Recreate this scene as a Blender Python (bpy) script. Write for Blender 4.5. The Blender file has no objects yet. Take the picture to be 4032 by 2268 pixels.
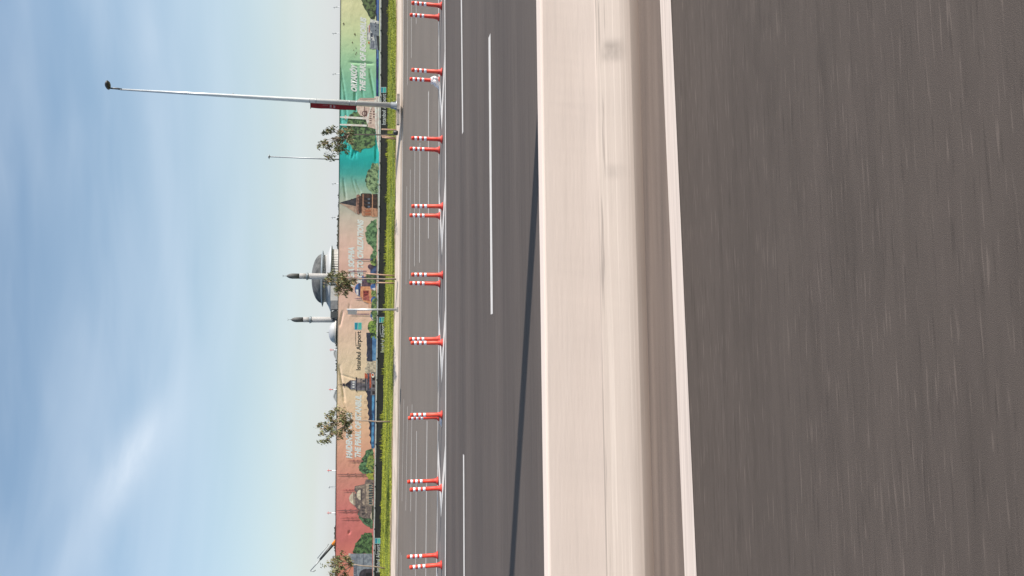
import bpy, math, random
from mathutils import Vector, Matrix, noise as mnoise
R = math.radians
random.seed(7)
S = bpy.context.scene
COL = S.collection

# ---------------------------------------------------------------- camera
CAM_H, FPX, PITCH, ROLL, YAW = 2.6, 3000.0, R(11.8), R(0.6), R(5.7)
_F = Vector((math.sin(YAW)*math.cos(PITCH), math.cos(YAW)*math.cos(PITCH), -math.sin(PITCH)))
_R0 = Vector((math.cos(YAW), -math.sin(YAW), 0)); _U0 = _R0.cross(_F)
_R = _R0*math.cos(ROLL)+_U0*math.sin(ROLL); _U = _U0*math.cos(ROLL)-_R0*math.sin(ROLL)
cd = bpy.data.cameras.new('camera'); cam = bpy.data.objects.new('camera', cd); COL.objects.link(cam)
cd.sensor_fit = 'HORIZONTAL'; cd.sensor_width = 36; cd.lens = 36*FPX/4032
cd.clip_start = 0.1; cd.clip_end = 12000
# the phone was held on its side: the picture's x axis points to the ground
cam.matrix_world = Matrix((( -_U.x, _R.x, -_F.x, 0), (-_U.y, _R.y, -_F.y, 0), (-_U.z, _R.z, -_F.z, CAM_H), (0,0,0,1)))
S.camera = cam
S.render.resolution_x, S.render.resolution_y = 1024, 576

# ---------------------------------------------------------------- sun, sky, exposure
SUN_AZ, SUN_EL = R(-18.5), R(29)        # angle in the ground plane from +X, elevation
sd = Vector((math.cos(SUN_AZ)*math.cos(SUN_EL), math.sin(SUN_AZ)*math.cos(SUN_EL), math.sin(SUN_EL)))
ld = bpy.data.lights.new('sun', 'SUN'); ld.energy = 4.3; ld.angle = R(0.5); ld.color = (1.0, 0.93, 0.85)
sun = bpy.data.objects.new('sun', ld); COL.objects.link(sun)
sun.rotation_euler = sd.to_track_quat('Z', 'Y').to_euler()
W = bpy.data.worlds.new('World'); S.world = W; W.use_nodes = True
wn, wl = W.node_tree.nodes, W.node_tree.links
wn.clear()
def N(t, **k):
    n = wn.new(t)
    for a, b in k.items(): setattr(n, a, b)
    return n
sky = N('ShaderNodeTexSky', sky_type='NISHITA'); sky.sun_disc = False
sky.sun_elevation = SUN_EL; sky.sun_rotation = R(90)-SUN_AZ
sky.air_density = 1.0; sky.dust_density = 1.2; sky.ozone_density = 2.0; sky.altitude = 50
tc = N('ShaderNodeTexCoord')
sep = N('ShaderNodeSeparateXYZ'); wl.new(tc.outputs['Generated'], sep.inputs[0])
def wmath(op, a, b=None, clamp=False):
    n = N('ShaderNodeMath', operation=op); n.use_clamp = clamp
    for i, q in enumerate((a, b)):
        if q is None: continue
        if isinstance(q, (int, float)): n.inputs[i].default_value = q
        else: wl.new(q, n.inputs[i])
    return n.outputs[0]
el = sep.outputs['Z']
az = wmath('ARCTAN2', sep.outputs['X'], sep.outputs['Y'])
comb = N('ShaderNodeCombineXYZ'); wl.new(az, comb.inputs[0]); wl.new(el, comb.inputs[1])
def sky_noise(scale, sx, sy, rot, loc, det=5, rough=.5, dist=0.4):
    m = N('ShaderNodeMapping'); m.inputs['Scale'].default_value = (sx, sy, 1); m.inputs['Rotation'].default_value = (0, 0, rot)
    m.inputs['Location'].default_value = loc
    wl.new(comb.outputs[0], m.inputs[0])
    n = N('ShaderNodeTexNoise'); n.inputs['Scale'].default_value = scale; n.inputs['Detail'].default_value = det
    n.inputs['Roughness'].default_value = rough; n.inputs['Distortion'].default_value = dist
    wl.new(m.outputs[0], n.inputs['Vector']); return n.outputs['Fac']
def ramp01(x, a, b):
    n = N('ShaderNodeMapRange'); n.interpolation_type = 'SMOOTHSTEP'
    n.inputs['From Min'].default_value = a; n.inputs['From Max'].default_value = b
    wl.new(x, n.inputs['Value']); return n.outputs[0]
c1 = ramp01(sky_noise(2.6, .8, 6.5, 0.05, (2.3, .7, 0), 4, .42), .34, .74)
c2 = ramp01(sky_noise(2.2, 1.4, 6, 0.35, (6.1, 3.2, 0), 4, .5, .6), .46, .85)
# one soft long cloud in the upper left of the view
def gauss2(a0, e0, la, le, rot):
    da = wmath('SUBTRACT', az, a0); de = wmath('SUBTRACT', el, e0)
    p = wmath('ADD', wmath('MULTIPLY', da, math.cos(rot)), wmath('MULTIPLY', de, math.sin(rot)))
    q = wmath('SUBTRACT', wmath('MULTIPLY', de, math.cos(rot)), wmath('MULTIPLY', da, math.sin(rot)))
    r2 = wmath('ADD', wmath('POWER', wmath('ABSOLUTE', wmath('DIVIDE', p, la)), 2.0), wmath('POWER', wmath('ABSOLUTE', wmath('DIVIDE', q, le)), 2.0))
    return wmath('EXPONENT', wmath('MULTIPLY', r2, -1.0))
def pix_dir(u, v):
    return (_F*FPX+(1134-v)*_R-(u-2016)*_U).normalized()
def azel(u, v):
    d = pix_dir(u, v); return math.atan2(d.x, d.y), d.z
a0, e0 = azel(525, 1800); a1, e1 = azel(620, 1640); a2, e2 = azel(440, 1930)
g1 = gauss2(a0, e0, .062, .021, math.atan2(e1-e2, a1-a2))
wob = ramp01(sky_noise(9, 1, 2.5, -.5, (1, 1, 0), 4, .6), .25, .7)
g1 = wmath('MULTIPLY', g1, wmath('ADD', wmath('MULTIPLY', wob, .5), .5))
a3, e3 = azel(640, 620); g2 = wmath('MULTIPLY', gauss2(a3, e3, .30, .016, .05), .35)
a3, e3 = azel(330, 2150); g3 = wmath('MULTIPLY', gauss2(a3, e3, .15, .024, math.atan2(e1-e2, a1-a2)), .28)
cl = wmath('ADD', wmath('MULTIPLY', c1, .40), wmath('MULTIPLY', c2, .26))
cl = wmath('ADD', cl, wmath('ADD', wmath('MULTIPLY', g1, 1.05), wmath('ADD', g2, g3)))
hz = wmath('EXPONENT', wmath('MULTIPLY', wmath('MAXIMUM', el, 0.0), -7.0))
tint = N('ShaderNodeMixRGB', blend_type='MULTIPLY'); tint.inputs[0].default_value = 1; wl.new(sky.outputs[0], tint.inputs[1]); tint.inputs[2].default_value = (.98, 1.03, .975, 1)
mixh = N('ShaderNodeMixRGB'); wl.new(tint.outputs[0], mixh.inputs[1]); mixh.inputs[2].default_value = (4.35, 4.38, 4.62, 1)
wl.new(wmath('MULTIPLY', hz, .8), mixh.inputs[0])
mixc = N('ShaderNodeMixRGB'); wl.new(wmath('MULTIPLY', cl, .55, True), mixc.inputs[0]); wl.new(mixh.outputs[0], mixc.inputs[1])
mixc.inputs[2].default_value = (4.7, 5.25, 5.9, 1)
bg = N('ShaderNodeBackground'); wl.new(mixc.outputs[0], bg.inputs[0]); bg.inputs[1].default_value = 0.104
wo = N('ShaderNodeOutputWorld'); wl.new(bg.outputs[0], wo.inputs[0])
S.view_settings.view_transform = 'Standard'; S.view_settings.look = 'None'
S.view_settings.exposure = 0.72; S.view_settings.gamma = 1.0

# ---------------------------------------------------------------- helpers
def ray(u, v): return pix_dir(u, v)
def G(u, v, z=0.0):
    d = ray(u, v); t = (z-CAM_H)/d.z; return Vector((d.x*t, d.y*t, z))
def PY(u, v, Y):
    d = ray(u, v); t = Y/d.y; return Vector((d.x*t, Y, CAM_H+d.z*t))
def lin(c): return tuple(((x/255)/12.92 if x/255 <= .04045 else ((x/255+.055)/1.055)**2.4) for x in c)
def tag(o, label=None, cat=None, group=None, kind=None):
    if label: o['label'] = label
    if cat: o['category'] = cat
    if group: o['group'] = group
    if kind: o['kind'] = kind
    return o
def empty(name, loc, label, cat, group=None, rz=0):
    o = bpy.data.objects.new(name, None); COL.objects.link(o); o.location = loc; o.rotation_euler = (0, 0, rz)
    o.empty_display_size = .2
    return tag(o, label, cat, group)
class MB:
    def __init__(s): s.v, s.f, s.m, s.sm = [], [], [], []
    def face(s, pts, mi=0, smooth=False):
        b = len(s.v); s.v += [tuple(p) for p in pts]; s.f.append(tuple(range(b, b+len(pts)))); s.m.append(mi); s.sm.append(smooth)
    def box(s, x0, x1, y0, y1, z0, z1, mi=0):
        b = len(s.v)
        s.v += [(x, y, z) for z in (z0, z1) for y in (y0, y1) for x in (x0, x1)]
        for q in ((0,2,3,1),(4,5,7,6),(0,1,5,4),(2,6,7,3),(0,4,6,2),(1,3,7,5)):
            s.f.append(tuple(b+i for i in q)); s.m.append(mi); s.sm.append(False)
    def lathe(s, prof, c=(0,0,0), seg=24, mi=0, smooth=True, sx=1, sy=1, cap=True):
        b = len(s.v); n = len(prof)
        for r, z in prof:
            for k in range(seg):
                a = 2*math.pi*k/seg; s.v.append((c[0]+r*math.cos(a)*sx, c[1]+r*math.sin(a)*sy, c[2]+z))
        for i in range(n-1):
            for k in range(seg):
                k2 = (k+1) % seg
                s.f.append((b+i*seg+k, b+i*seg+k2, b+(i+1)*seg+k2, b+(i+1)*seg+k)); s.m.append(mi); s.sm.append(smooth)
        if cap:
            s.f.append(tuple(b+k for k in reversed(range(seg)))); s.m.append(mi); s.sm.append(False)
            s.f.append(tuple(b+(n-1)*seg+k for k in range(seg))); s.m.append(mi); s.sm.append(False)
    def tube(s, pts, rad, seg=8, mi=0):
        pts = [Vector(p) for p in pts]; b = len(s.v); n = len(pts)
        if not isinstance(rad, (list, tuple)): rad = [rad]*n
        for i, p in enumerate(pts):
            d = (pts[min(i+1, n-1)]-pts[max(i-1, 0)]).normalized()
            a = d.cross(Vector((0, 0, 1)) if abs(d.z) < .9 else Vector((1, 0, 0))).normalized(); c = d.cross(a)
            for k in range(seg):
                t = 2*math.pi*k/seg; s.v.append(tuple(p+(a*math.cos(t)+c*math.sin(t))*rad[i]))
        for i in range(n-1):
            for k in range(seg):
                k2 = (k+1) % seg
                s.f.append((b+i*seg+k, b+i*seg+k2, b+(i+1)*seg+k2, b+(i+1)*seg+k)); s.m.append(mi); s.sm.append(True)
        for q in (tuple(b+k for k in reversed(range(seg))), tuple(b+(n-1)*seg+k for k in range(seg))):
            s.f.append(q); s.m.append(mi); s.sm.append(False)
    def build(s, name, mats, parent=None, local=False):
        if not isinstance(mats, (list, tuple)): mats = [mats]
        o3 = parent.location if (parent is not None and not local) else Vector((0, 0, 0))
        me = bpy.data.meshes.new(name)
        me.from_pydata([(a-o3.x, b-o3.y, c-o3.z) for a, b, c in s.v], [], s.f)
        for m in mats: me.materials.append(m)
        me.polygons.foreach_set('material_index', s.m); me.polygons.foreach_set('use_smooth', s.sm)
        me.update()
        o = bpy.data.objects.new(name, me); COL.objects.link(o)
        if parent is not None: o.parent = parent
        return o

_mats = {}
def mat(name, col, rough=.8, metal=0, var=.0, scale=5, col2=None, bump=0, bscale=40, mapping=(1,1,1), spec=.5, lo=.35, hi=.65, detail=4, coords='Object'):
    """principled material whose colour wanders between col and col2 (or a darker col)"""
    col = tuple(min(.88, x) for x in col); m = bpy.data.materials.new(name); m.use_nodes = True; nt = m.node_tree; b = nt.nodes['Principled BSDF']
    b.inputs['Roughness'].default_value = rough; b.inputs['Metallic'].default_value = metal; b.inputs['Specular IOR Level'].default_value = spec
    tcn = nt.nodes.new('ShaderNodeTexCoord'); mp = nt.nodes.new('ShaderNodeMapping'); mp.inputs['Scale'].default_value = mapping
    nt.links.new(tcn.outputs[coords], mp.inputs[0])
    c2 = col2 if col2 is not None else tuple(x*(1-var) for x in col)
    nz = nt.nodes.new('ShaderNodeTexNoise'); nz.inputs['Scale'].default_value = scale; nz.inputs['Detail'].default_value = detail
    nt.links.new(mp.outputs[0], nz.inputs['Vector'])
    cr = nt.nodes.new('ShaderNodeValToRGB'); cr.color_ramp.elements[0].position = lo; cr.color_ramp.elements[1].position = hi
    cr.color_ramp.elements[0].color = (*c2, 1); cr.color_ramp.elements[1].color = (*col, 1)
    nt.links.new(nz.outputs['Fac'], cr.inputs[0]); nt.links.new(cr.outputs[0], b.inputs['Base Color'])
    if bump:
        n2 = nt.nodes.new('ShaderNodeTexNoise'); n2.inputs['Scale'].default_value = bscale; n2.inputs['Detail'].default_value = 3
        nt.links.new(mp.outputs[0], n2.inputs['Vector'])
        bp = nt.nodes.new('ShaderNodeBump'); bp.inputs['Strength'].default_value = bump; bp.inputs['Distance'].default_value = .02
        nt.links.new(n2.outputs['Fac'], bp.inputs['Height']); nt.links.new(bp.outputs[0], b.inputs['Normal'])
    return m

# ---------------------------------------------------------------- materials of the setting
def asphalt(name, base, warm, streak, near=False):
    m = bpy.data.materials.new(name); m.use_nodes = True; nt = m.node_tree; L = nt.links; b = nt.nodes['Principled BSDF']
    b.inputs['Roughness'].default_value = .85; b.inputs['Specular IOR Level'].default_value = .35
    tcn = nt.nodes.new('ShaderNodeTexCoord')
    def nz(sc, mapping, lo, hi, det=4, loc=(0,0,0)):
        mp = nt.nodes.new('ShaderNodeMapping'); mp.inputs['Scale'].default_value = mapping; mp.inputs['Location'].default_value = loc
        L.new(tcn.outputs['Object'], mp.inputs[0])
        n = nt.nodes.new('ShaderNodeTexNoise'); n.inputs['Scale'].default_value = sc; n.inputs['Detail'].default_value = det
        L.new(mp.outputs[0], n.inputs['Vector'])
        r = nt.nodes.new('ShaderNodeMapRange'); r.inputs['From Min'].default_value = lo; r.inputs['From Max'].default_value = hi
        L.new(n.outputs['Fac'], r.inputs['Value']); return r.outputs[0]
    def mix(f, a, c, bt='MIX'):
        q = nt.nodes.new('ShaderNodeMixRGB'); q.blend_type = bt
        if isinstance(f, float): q.inputs[0].default_value = f
        else: L.new(f, q.inputs[0])
        for i, w in ((1, a), (2, c)):
            if isinstance(w, tuple): q.inputs[i].default_value = (*w, 1)
            else: L.new(w, q.inputs[i])
        return q.outputs[0]
    def mul(a, k):
        q = nt.nodes.new('ShaderNodeMath'); q.operation = 'MULTIPLY'; L.new(a, q.inputs[0]); q.inputs[1].default_value = k; return q.outputs[0]
    c = mix(nz(1.0, (.05, .9, 1), .35, .65, 3), base, warm)                       # wheel tracks
    c = mix(mul(nz(1.0, (.25, 9, 1), .4, .75, 3, (3, 1, 0)), streak), c, tuple(x*1.75 for x in base))   # polished streaks
    c = mix(mul(nz(1.0, (.5, 14, 1), .52, .8, 2, (7, 5, 0)), streak*1.3), c, tuple(x*.45 for x in base))
    if near:
        c = mix(mul(nz(1.0, (3.6, 60, 1), .61, .74, 1, (1, 9, 0)), .48), c, tuple(x*2.6 for x in base))
        c = mix(mul(nz(1.0, (3.0, 42, 1), .60, .78, 1, (5, 3, 0)), .5), c, tuple(x*.35 for x in base))
        c = mix(mul(nz(1.0, (1.0, 7, 1), .55, .75, 3, (8, 4, 0)), .45), c, tuple(x*1.45 for x in base))
        c = mix(mul(nz(1.0, (.8, 5, 1), .55, .78, 3, (2, 14, 0)), .5), c, tuple(x*.55 for x in base))
    c = mix(mul(nz(160, (1, 1, 1), .45, .75, 2), .35), c, tuple(x*2.2 for x in base))                   # aggregate
    c = mix(mul(nz(.35, (.6, 1, 1), .4, .7, 4, (9, 2, 0)), .35), c, tuple(x*.7 for x in warm))
    L.new(c, b.inputs['Base Color'])
    n2 = nt.nodes.new('ShaderNodeTexNoise'); n2.inputs['Scale'].default_value = 220; L.new(tcn.outputs['Object'], n2.inputs['Vector'])
    bp = nt.nodes.new('ShaderNodeBump'); bp.inputs['Strength'].default_value = .35; bp.inputs['Distance'].default_value = .006
    L.new(n2.outputs['Fac'], bp.inputs['Height']); L.new(bp.outputs[0], b.inputs['Normal'])
    return m
M_ROAD = asphalt('asphalt_far_carriageway', (.058, .046, .041), (.096, .077, .067), .38)
M_ROADB = asphalt('asphalt_side_lanes', (.132, .110, .092), (.150, .125, .106), .22)
M_NEAR = asphalt('asphalt_near_carriageway', (.067, .053, .045), (.078, .062, .053), .26, True)
M_MARGIN = mat('dusty_asphalt_margin', (.185, .142, .118), .95, col2=(.115, .088, .075), scale=1.3, mapping=(.25, 6, 1), lo=.3, hi=.7, bump=.3, bscale=120)
M_GORE = mat('gore_asphalt', (.15, .13, .12), .9, col2=(.11, .10, .095), scale=1, mapping=(.3, 4, 1))
M_PAINT = mat('road_paint', (.62, .585, .55), .6, col2=(.46, .43, .40), scale=1.0, mapping=(3, 30, 1), lo=.3, hi=.55)
M_PAINTN = mat('road_paint_near', (.60, .52, .465), .65, col2=(.47, .40, .36), scale=1.0, mapping=(.7, 34, 1), lo=.3, hi=.6)
M_GROUND = mat('dry_ground', (.20, .18, .11), 1, col2=(.11, .12, .05), scale=.08, detail=8)
M_KERB = mat('kerb_concrete', (.60, .50, .42), .9, col2=(.44, .37, .31), scale=1, mapping=(.4, 3, 6))
M_GUTTER = mat('gutter_concrete', (.27, .24, .22), .9, col2=(.17, .15, .14), scale=1, mapping=(.3, 8, 1))

# ---------------------------------------------------------------- ground, roads
def ext_curve(x, pts_fn, x0=-22, x1=26):
    """curve inside the seen stretch, straight beyond it"""
    if x < x0: d = pts_fn(x0+.1)-pts_fn(x0); return pts_fn(x0)+(x-x0)*d/.1
    if x > x1: d = pts_fn(x1)-pts_fn(x1-.1); return pts_fn(x1)+(x-x1)*d/.1
    return pts_fn(x)
def quad(p):  # quadratic through three ground points
    (x0, y0), (x1, y1), (x2, y2) = p
    def f(x): return y0*(x-x1)*(x-x2)/((x0-x1)*(x0-x2))+y1*(x-x0)*(x-x2)/((x1-x0)*(x1-x2))+y2*(x-x0)*(x-x1)/((x2-x0)*(x2-x1))
    return lambda x: ext_curve(x, f)
def linear(p, q): return lambda x: p[1]+(x-p[0])*(q[1]-p[1])/(q[0]-p[0])
def g2(u, v, z=0): g = G(u, v, z); return (g.x, g.y)
KERB = quad([g2(1591, 0), g2(1583, 1000), g2(1565, 2268)])
E_SOLID = quad([g2(1752.5, 0), g2(1756.5, 1134), g2(1754.5, 2268)])
E2 = quad([g2(1728, 0), g2(1729, 1000), g2(1720, 2268)])
WHITE = linear(g2(2621, 0), g2(2721, 2268))
XR = [-260, -160, -100, -70, -50]+[-40+i*1.5 for i in range(56)]+[55, 70, 100, 160, 260]
def strip(name, f0, f1, z, m, parent=None, xs=XR, z1=None):
    b = MB(); z1 = z if z1 is None else z1
    for a, c in zip(xs[:-1], xs[1:]):
        b.face([(a, f0(a), z), (c, f0(c), z), (c, f1(c), z1), (a, f1(a), z1)])
    return b.build(name, m, parent)
gb = MB(); gb.face([(-6000, -200, -.02), (6000, -200, -.02), (6000, 9000, -.02), (-6000, 9000, -.02)])
tag(gb.build('ground', M_GROUND), kind='structure')
BAR0 = linear((0, 6.47), (10, 6.50))       # foot line of the barrier
road = strip('near_road', lambda x: -9.0, lambda x: WHITE(x)+.10, 0.0, M_NEAR); tag(road, kind='structure')
shoulder = strip('road_shoulder', lambda x: WHITE(x)+.10, lambda x: BAR0(x)+.3, 0.0, M_MARGIN); tag(shoulder, kind='structure')
far = strip('far_road', lambda x: BAR0(x)+.3, E_SOLID, 0.0, M_ROAD); tag(far, kind='structure')
side = strip('side_road', E_SOLID, lambda x: KERB(x), 0.0, M_ROADB); tag(side, kind='structure')
strip('edge_line', lambda x: WHITE(x)-.11, lambda x: WHITE(x)+.11, .004, M_PAINTN, road)
strip('gore_surface', E_SOLID, E2, .004, M_GORE, far)
strip('solid_line', lambda x: E_SOLID(x)-.10, lambda x: E_SOLID(x)+.10, .008, M_PAINT, far)
strip('solid_line', lambda x: E2(x)-.08, lambda x: E2(x)+.08, .008, M_PAINT, far)
def dash(u0, v0, u1, v1, w=.16, ext=0):
    a, c = G(u0, v0), G(u1, v1); d = (c-a).normalized(); a = a-d*ext*0; n = Vector((-d.y, d.x, 0))*w/2
    b = MB(); k = 12
    for i in range(k):
        p, q = a.lerp(c, i/k), a.lerp(c, (i+1)/k)
        b.face([p-n+Vector((0,0,.004)), q-n+Vector((0,0,.004)), q+n+Vector((0,0,.004)), p+n+Vector((0,0,.004))])
    return b.build('lane_dash', M_PAINT, far)
DASHES = [(1928,140,1937,1237,.22),(1806,-1100,1822.5,524,.2),(1826,1790,1832,3200,.2),(1953,2900,1960,3900,.22),
 (1607,-400,1605,334,.13),(1622,-600,1620,228,.13),(1640,-700,1639,94,.14),
 (1688,360,1687,939,.17),(1634,595,1632,1048,.14),(1654,562,1652,1034,.15),(1602,734,1599,1120,.12),(1616,668,1613,1099,.13),
 (1590.5,1572,1583,1974,.12),(1605,1600,1598,2010,.12),(1623,1592,1617,2014,.13),(1641,1697,1634,2500,.14),(1682,1656,1675,2500,.16),
 (1576,2175,1571,2600,.11),(1581,2185,1578,2600,.11)]
for d in DASHES: dash(*d)
# chevrons of the gore, pointing to the left of the road
def chevron(xa):
    b = MB(); z = .012; f0 = lambda x: E_SOLID(x)+.10; f1 = lambda x: E2(x)-.08
    mid = lambda x: (f0(x)+f1(x))/2
    L_, t = 1.55, .75
    for f in (f0, f1):
        x1 = xa+L_
        b.face([(xa, mid(xa), z), (xa+t, mid(xa+t), z), (x1+t*.9, f(x1+t*.9), z), (x1, f(x1), z)] if f is f0 else
               [(xa, mid(xa), z), (x1, f(x1), z), (x1+t*.9, f(x1+t*.9), z), (xa+t, mid(xa+t), z)])
    return b.build('chevron', M_PAINT, far)
for v in (10, 513, 1009, 1509, 2047, 2590):
    chevron(G(1742, v).x)
for v in (-480, -1000): chevron(G(1742, v).x)

# kerb and gutter at the far side
strip_g = strip('gutter', lambda x: KERB(x), lambda x: KERB(x)+.55, .006, M_GUTTER); tag(strip_g, kind='structure')
strip('gutter_edge_line', lambda x: KERB(x)-.05, lambda x: KERB(x)+.14, .012, M_PAINT, strip_g)
KZ = .30
kb = MB()
for a, c in zip(XR[:-1], XR[1:]):
    P = [(KERB(t)+.55, -.02) for t in (0,)]
    prof = [(.55, -.02), (.56, .10), (.60, .12), (1.12, KZ), (1.17, KZ), (1.17, .1)]
    for (o0, z0), (o1, z1) in zip(prof[:-1], prof[1:]):
        kb.face([(a, KERB(a)+o0, z0), (c, KERB(c)+o0, z0), (c, KERB(c)+o1, z1), (a, KERB(a)+o1, z1)])
tag(kb.build('kerb', M_KERB), kind='structure')

# ---------------------------------------------------------------- hoarding frame
FA, FB = Vector((24, 46.0, 0)), Vector((-15, 51.4, 0))
fdir = (FA-FB).normalized(); fnorm = Vector((fdir.y, -fdir.x, 0))           # towards the road
fang = math.atan2(fdir.y, fdir.x)
def FL(u, v):                                                              # photo point -> (along, height) on the hoarding
    d = ray(u, v); C0 = Vector((0, 0, CAM_H)); t = (FB-C0).dot(fnorm)/d.dot(fnorm); p = C0+d*t
    return ((p-FB).dot(fdir), p.z)
def fenceY(x): return FB.y+(x-FB.x)*(FA.y-FB.y)/(FA.x-FB.x)
def bank_z(x, y):
    y0 = KERB(x)+1.15; t = max(0, min(1.15, (y-y0)/(fenceY(x)-y0)))
    e = FZ(x)
    return KZ-.02+(e-KZ+.02)*min(1, t)**.8+.05*mnoise.noise(Vector((x*.35, y*.7, 0)))+.02*mnoise.noise(Vector((x*2, y*2, 3)))
_ft = [(FL(1530, 0)), (FL(1527, 500)), (FL(1521, 1000)), (FL(1509, 1600)), (FL(1497, 2268))]
def FZ(x):
    s = (Vector((x, fenceY(x), 0))-FB).dot(fdir)
    pts = sorted(_ft)
    if s <= pts[0][0]: return pts[0][1]
    for p, q in zip(pts[:-1], pts[1:]):
        if s <= q[0]: return p[1]+(q[1]-p[1])*(s-p[0])/(q[0]-p[0])
    return pts[-1][1]
M_GRASS = mat('grass_bank', (.23, .25, .018), 1, col2=(.09, .13, .012), scale=1.0, mapping=(.35, 3.2, 1), lo=.38, hi=.6, detail=6, bump=.8, bscale=14)
xs = [-60+i*.6 for i in range(230)]
bb = MB(); ny = 12; base = []
for x in xs:
    for j in range(ny+1):
        y = KERB(x)+1.15+(fenceY(x)+.6-KERB(x)-1.15)*j/ny; base.append((x, y, bank_z(x, y)))
bb.v = base
for i in range(len(xs)-1):
    for j in range(ny):
        a = i*(ny+1)+j; bb.f.append((a, a+ny+1, a+ny+2, a+1)); bb.m.append(0); bb.sm.append(True)
tag(bb.build('grass_bank', M_GRASS), kind='structure')
# soil strip between kerb and grass
M_SOIL = mat('bare_soil', (.40, .29, .18), 1, col2=(.20, .15, .08), scale=2.5, bump=.8, bscale=20)
sb = MB()
for x0 in [-30+i*.5 for i in range(130)]:
    w0 = .25+.30*max(0, mnoise.noise(Vector((x0*.35, 0, 0)))+.35); w1 = .25+.30*max(0, mnoise.noise(Vector(((x0+.5)*.35, 0, 0)))+.35)
    pts = []
    for (x, w) in ((x0, w0), (x0+.5, w1)):
        pts.append([(x, KERB(x)+1.15+w*k, bank_z(x, KERB(x)+1.15+w*k)+.012) for k in (0, .5, 1)])
    for k in (0, 1): sb.face([pts[0][k], pts[1][k], pts[1][k+1], pts[0][k+1]])
tag(sb.build('soil_strip', M_SOIL), kind='structure')
# blades
M_BLADE = mat('grass_blade', (.34, .36, .030), .9, col2=(.10, .14, .016), scale=1.0, mapping=(.35, 3.2, .5), lo=.36, hi=.62, detail=5)
M_DRY = mat('dry_grass', (.42, .33, .16), 1, col2=(.25, .22, .08), scale=3)
bl = MB()
for i in range(52000):
    x = random.uniform(-22, 30); t = random.random(); y0 = KERB(x)+1.3; y = y0+(fenceY(x)-.05-y0)*t
    dn = mnoise.noise(Vector((x*.35, y*2.2, 5)))
    h = random.uniform(.03, .075)*(1+.8*dn); z = bank_z(x, y)-.01; a = random.uniform(0, math.pi); w = .018
    dx, dy = math.cos(a)*w, math.sin(a)*w; lx, ly = random.uniform(-.05, .05), random.uniform(-.05, .05)
    if mnoise.noise(Vector((x*.9, y*.9, 9))) < -.42: continue
    bl.face([(x-dx, y-dy, z), (x+dx, y+dy, z), (x+lx, y+ly, z+max(.03, h))], 1 if (t < .10 and random.random() < .5) else 0)
# taller weeds along the foot of the hoarding
for i in range(60):
    x0 = random.uniform(-20, 28); n = random.randint(10, 26); hh = random.uniform(.12, .34)
    for k in range(n):
        x = x0+random.gauss(0, .14); y = fenceY(x)-random.uniform(.12, .4); z = bank_z(x, y)-.02
        a = random.uniform(0, math.pi); w = .022; lx = random.gauss(0, .07)
        bl.face([(x-math.cos(a)*w, y-math.sin(a)*w, z), (x+math.cos(a)*w, y+math.sin(a)*w, z), (x+lx, y, z+hh*random.uniform(.5, 1))])
g = bl.build('grass', [M_BLADE, M_DRY]); tag(g, 'bright green grass with dry tips covering the bank below the printed hoarding', 'grass', kind='stuff')

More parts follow.
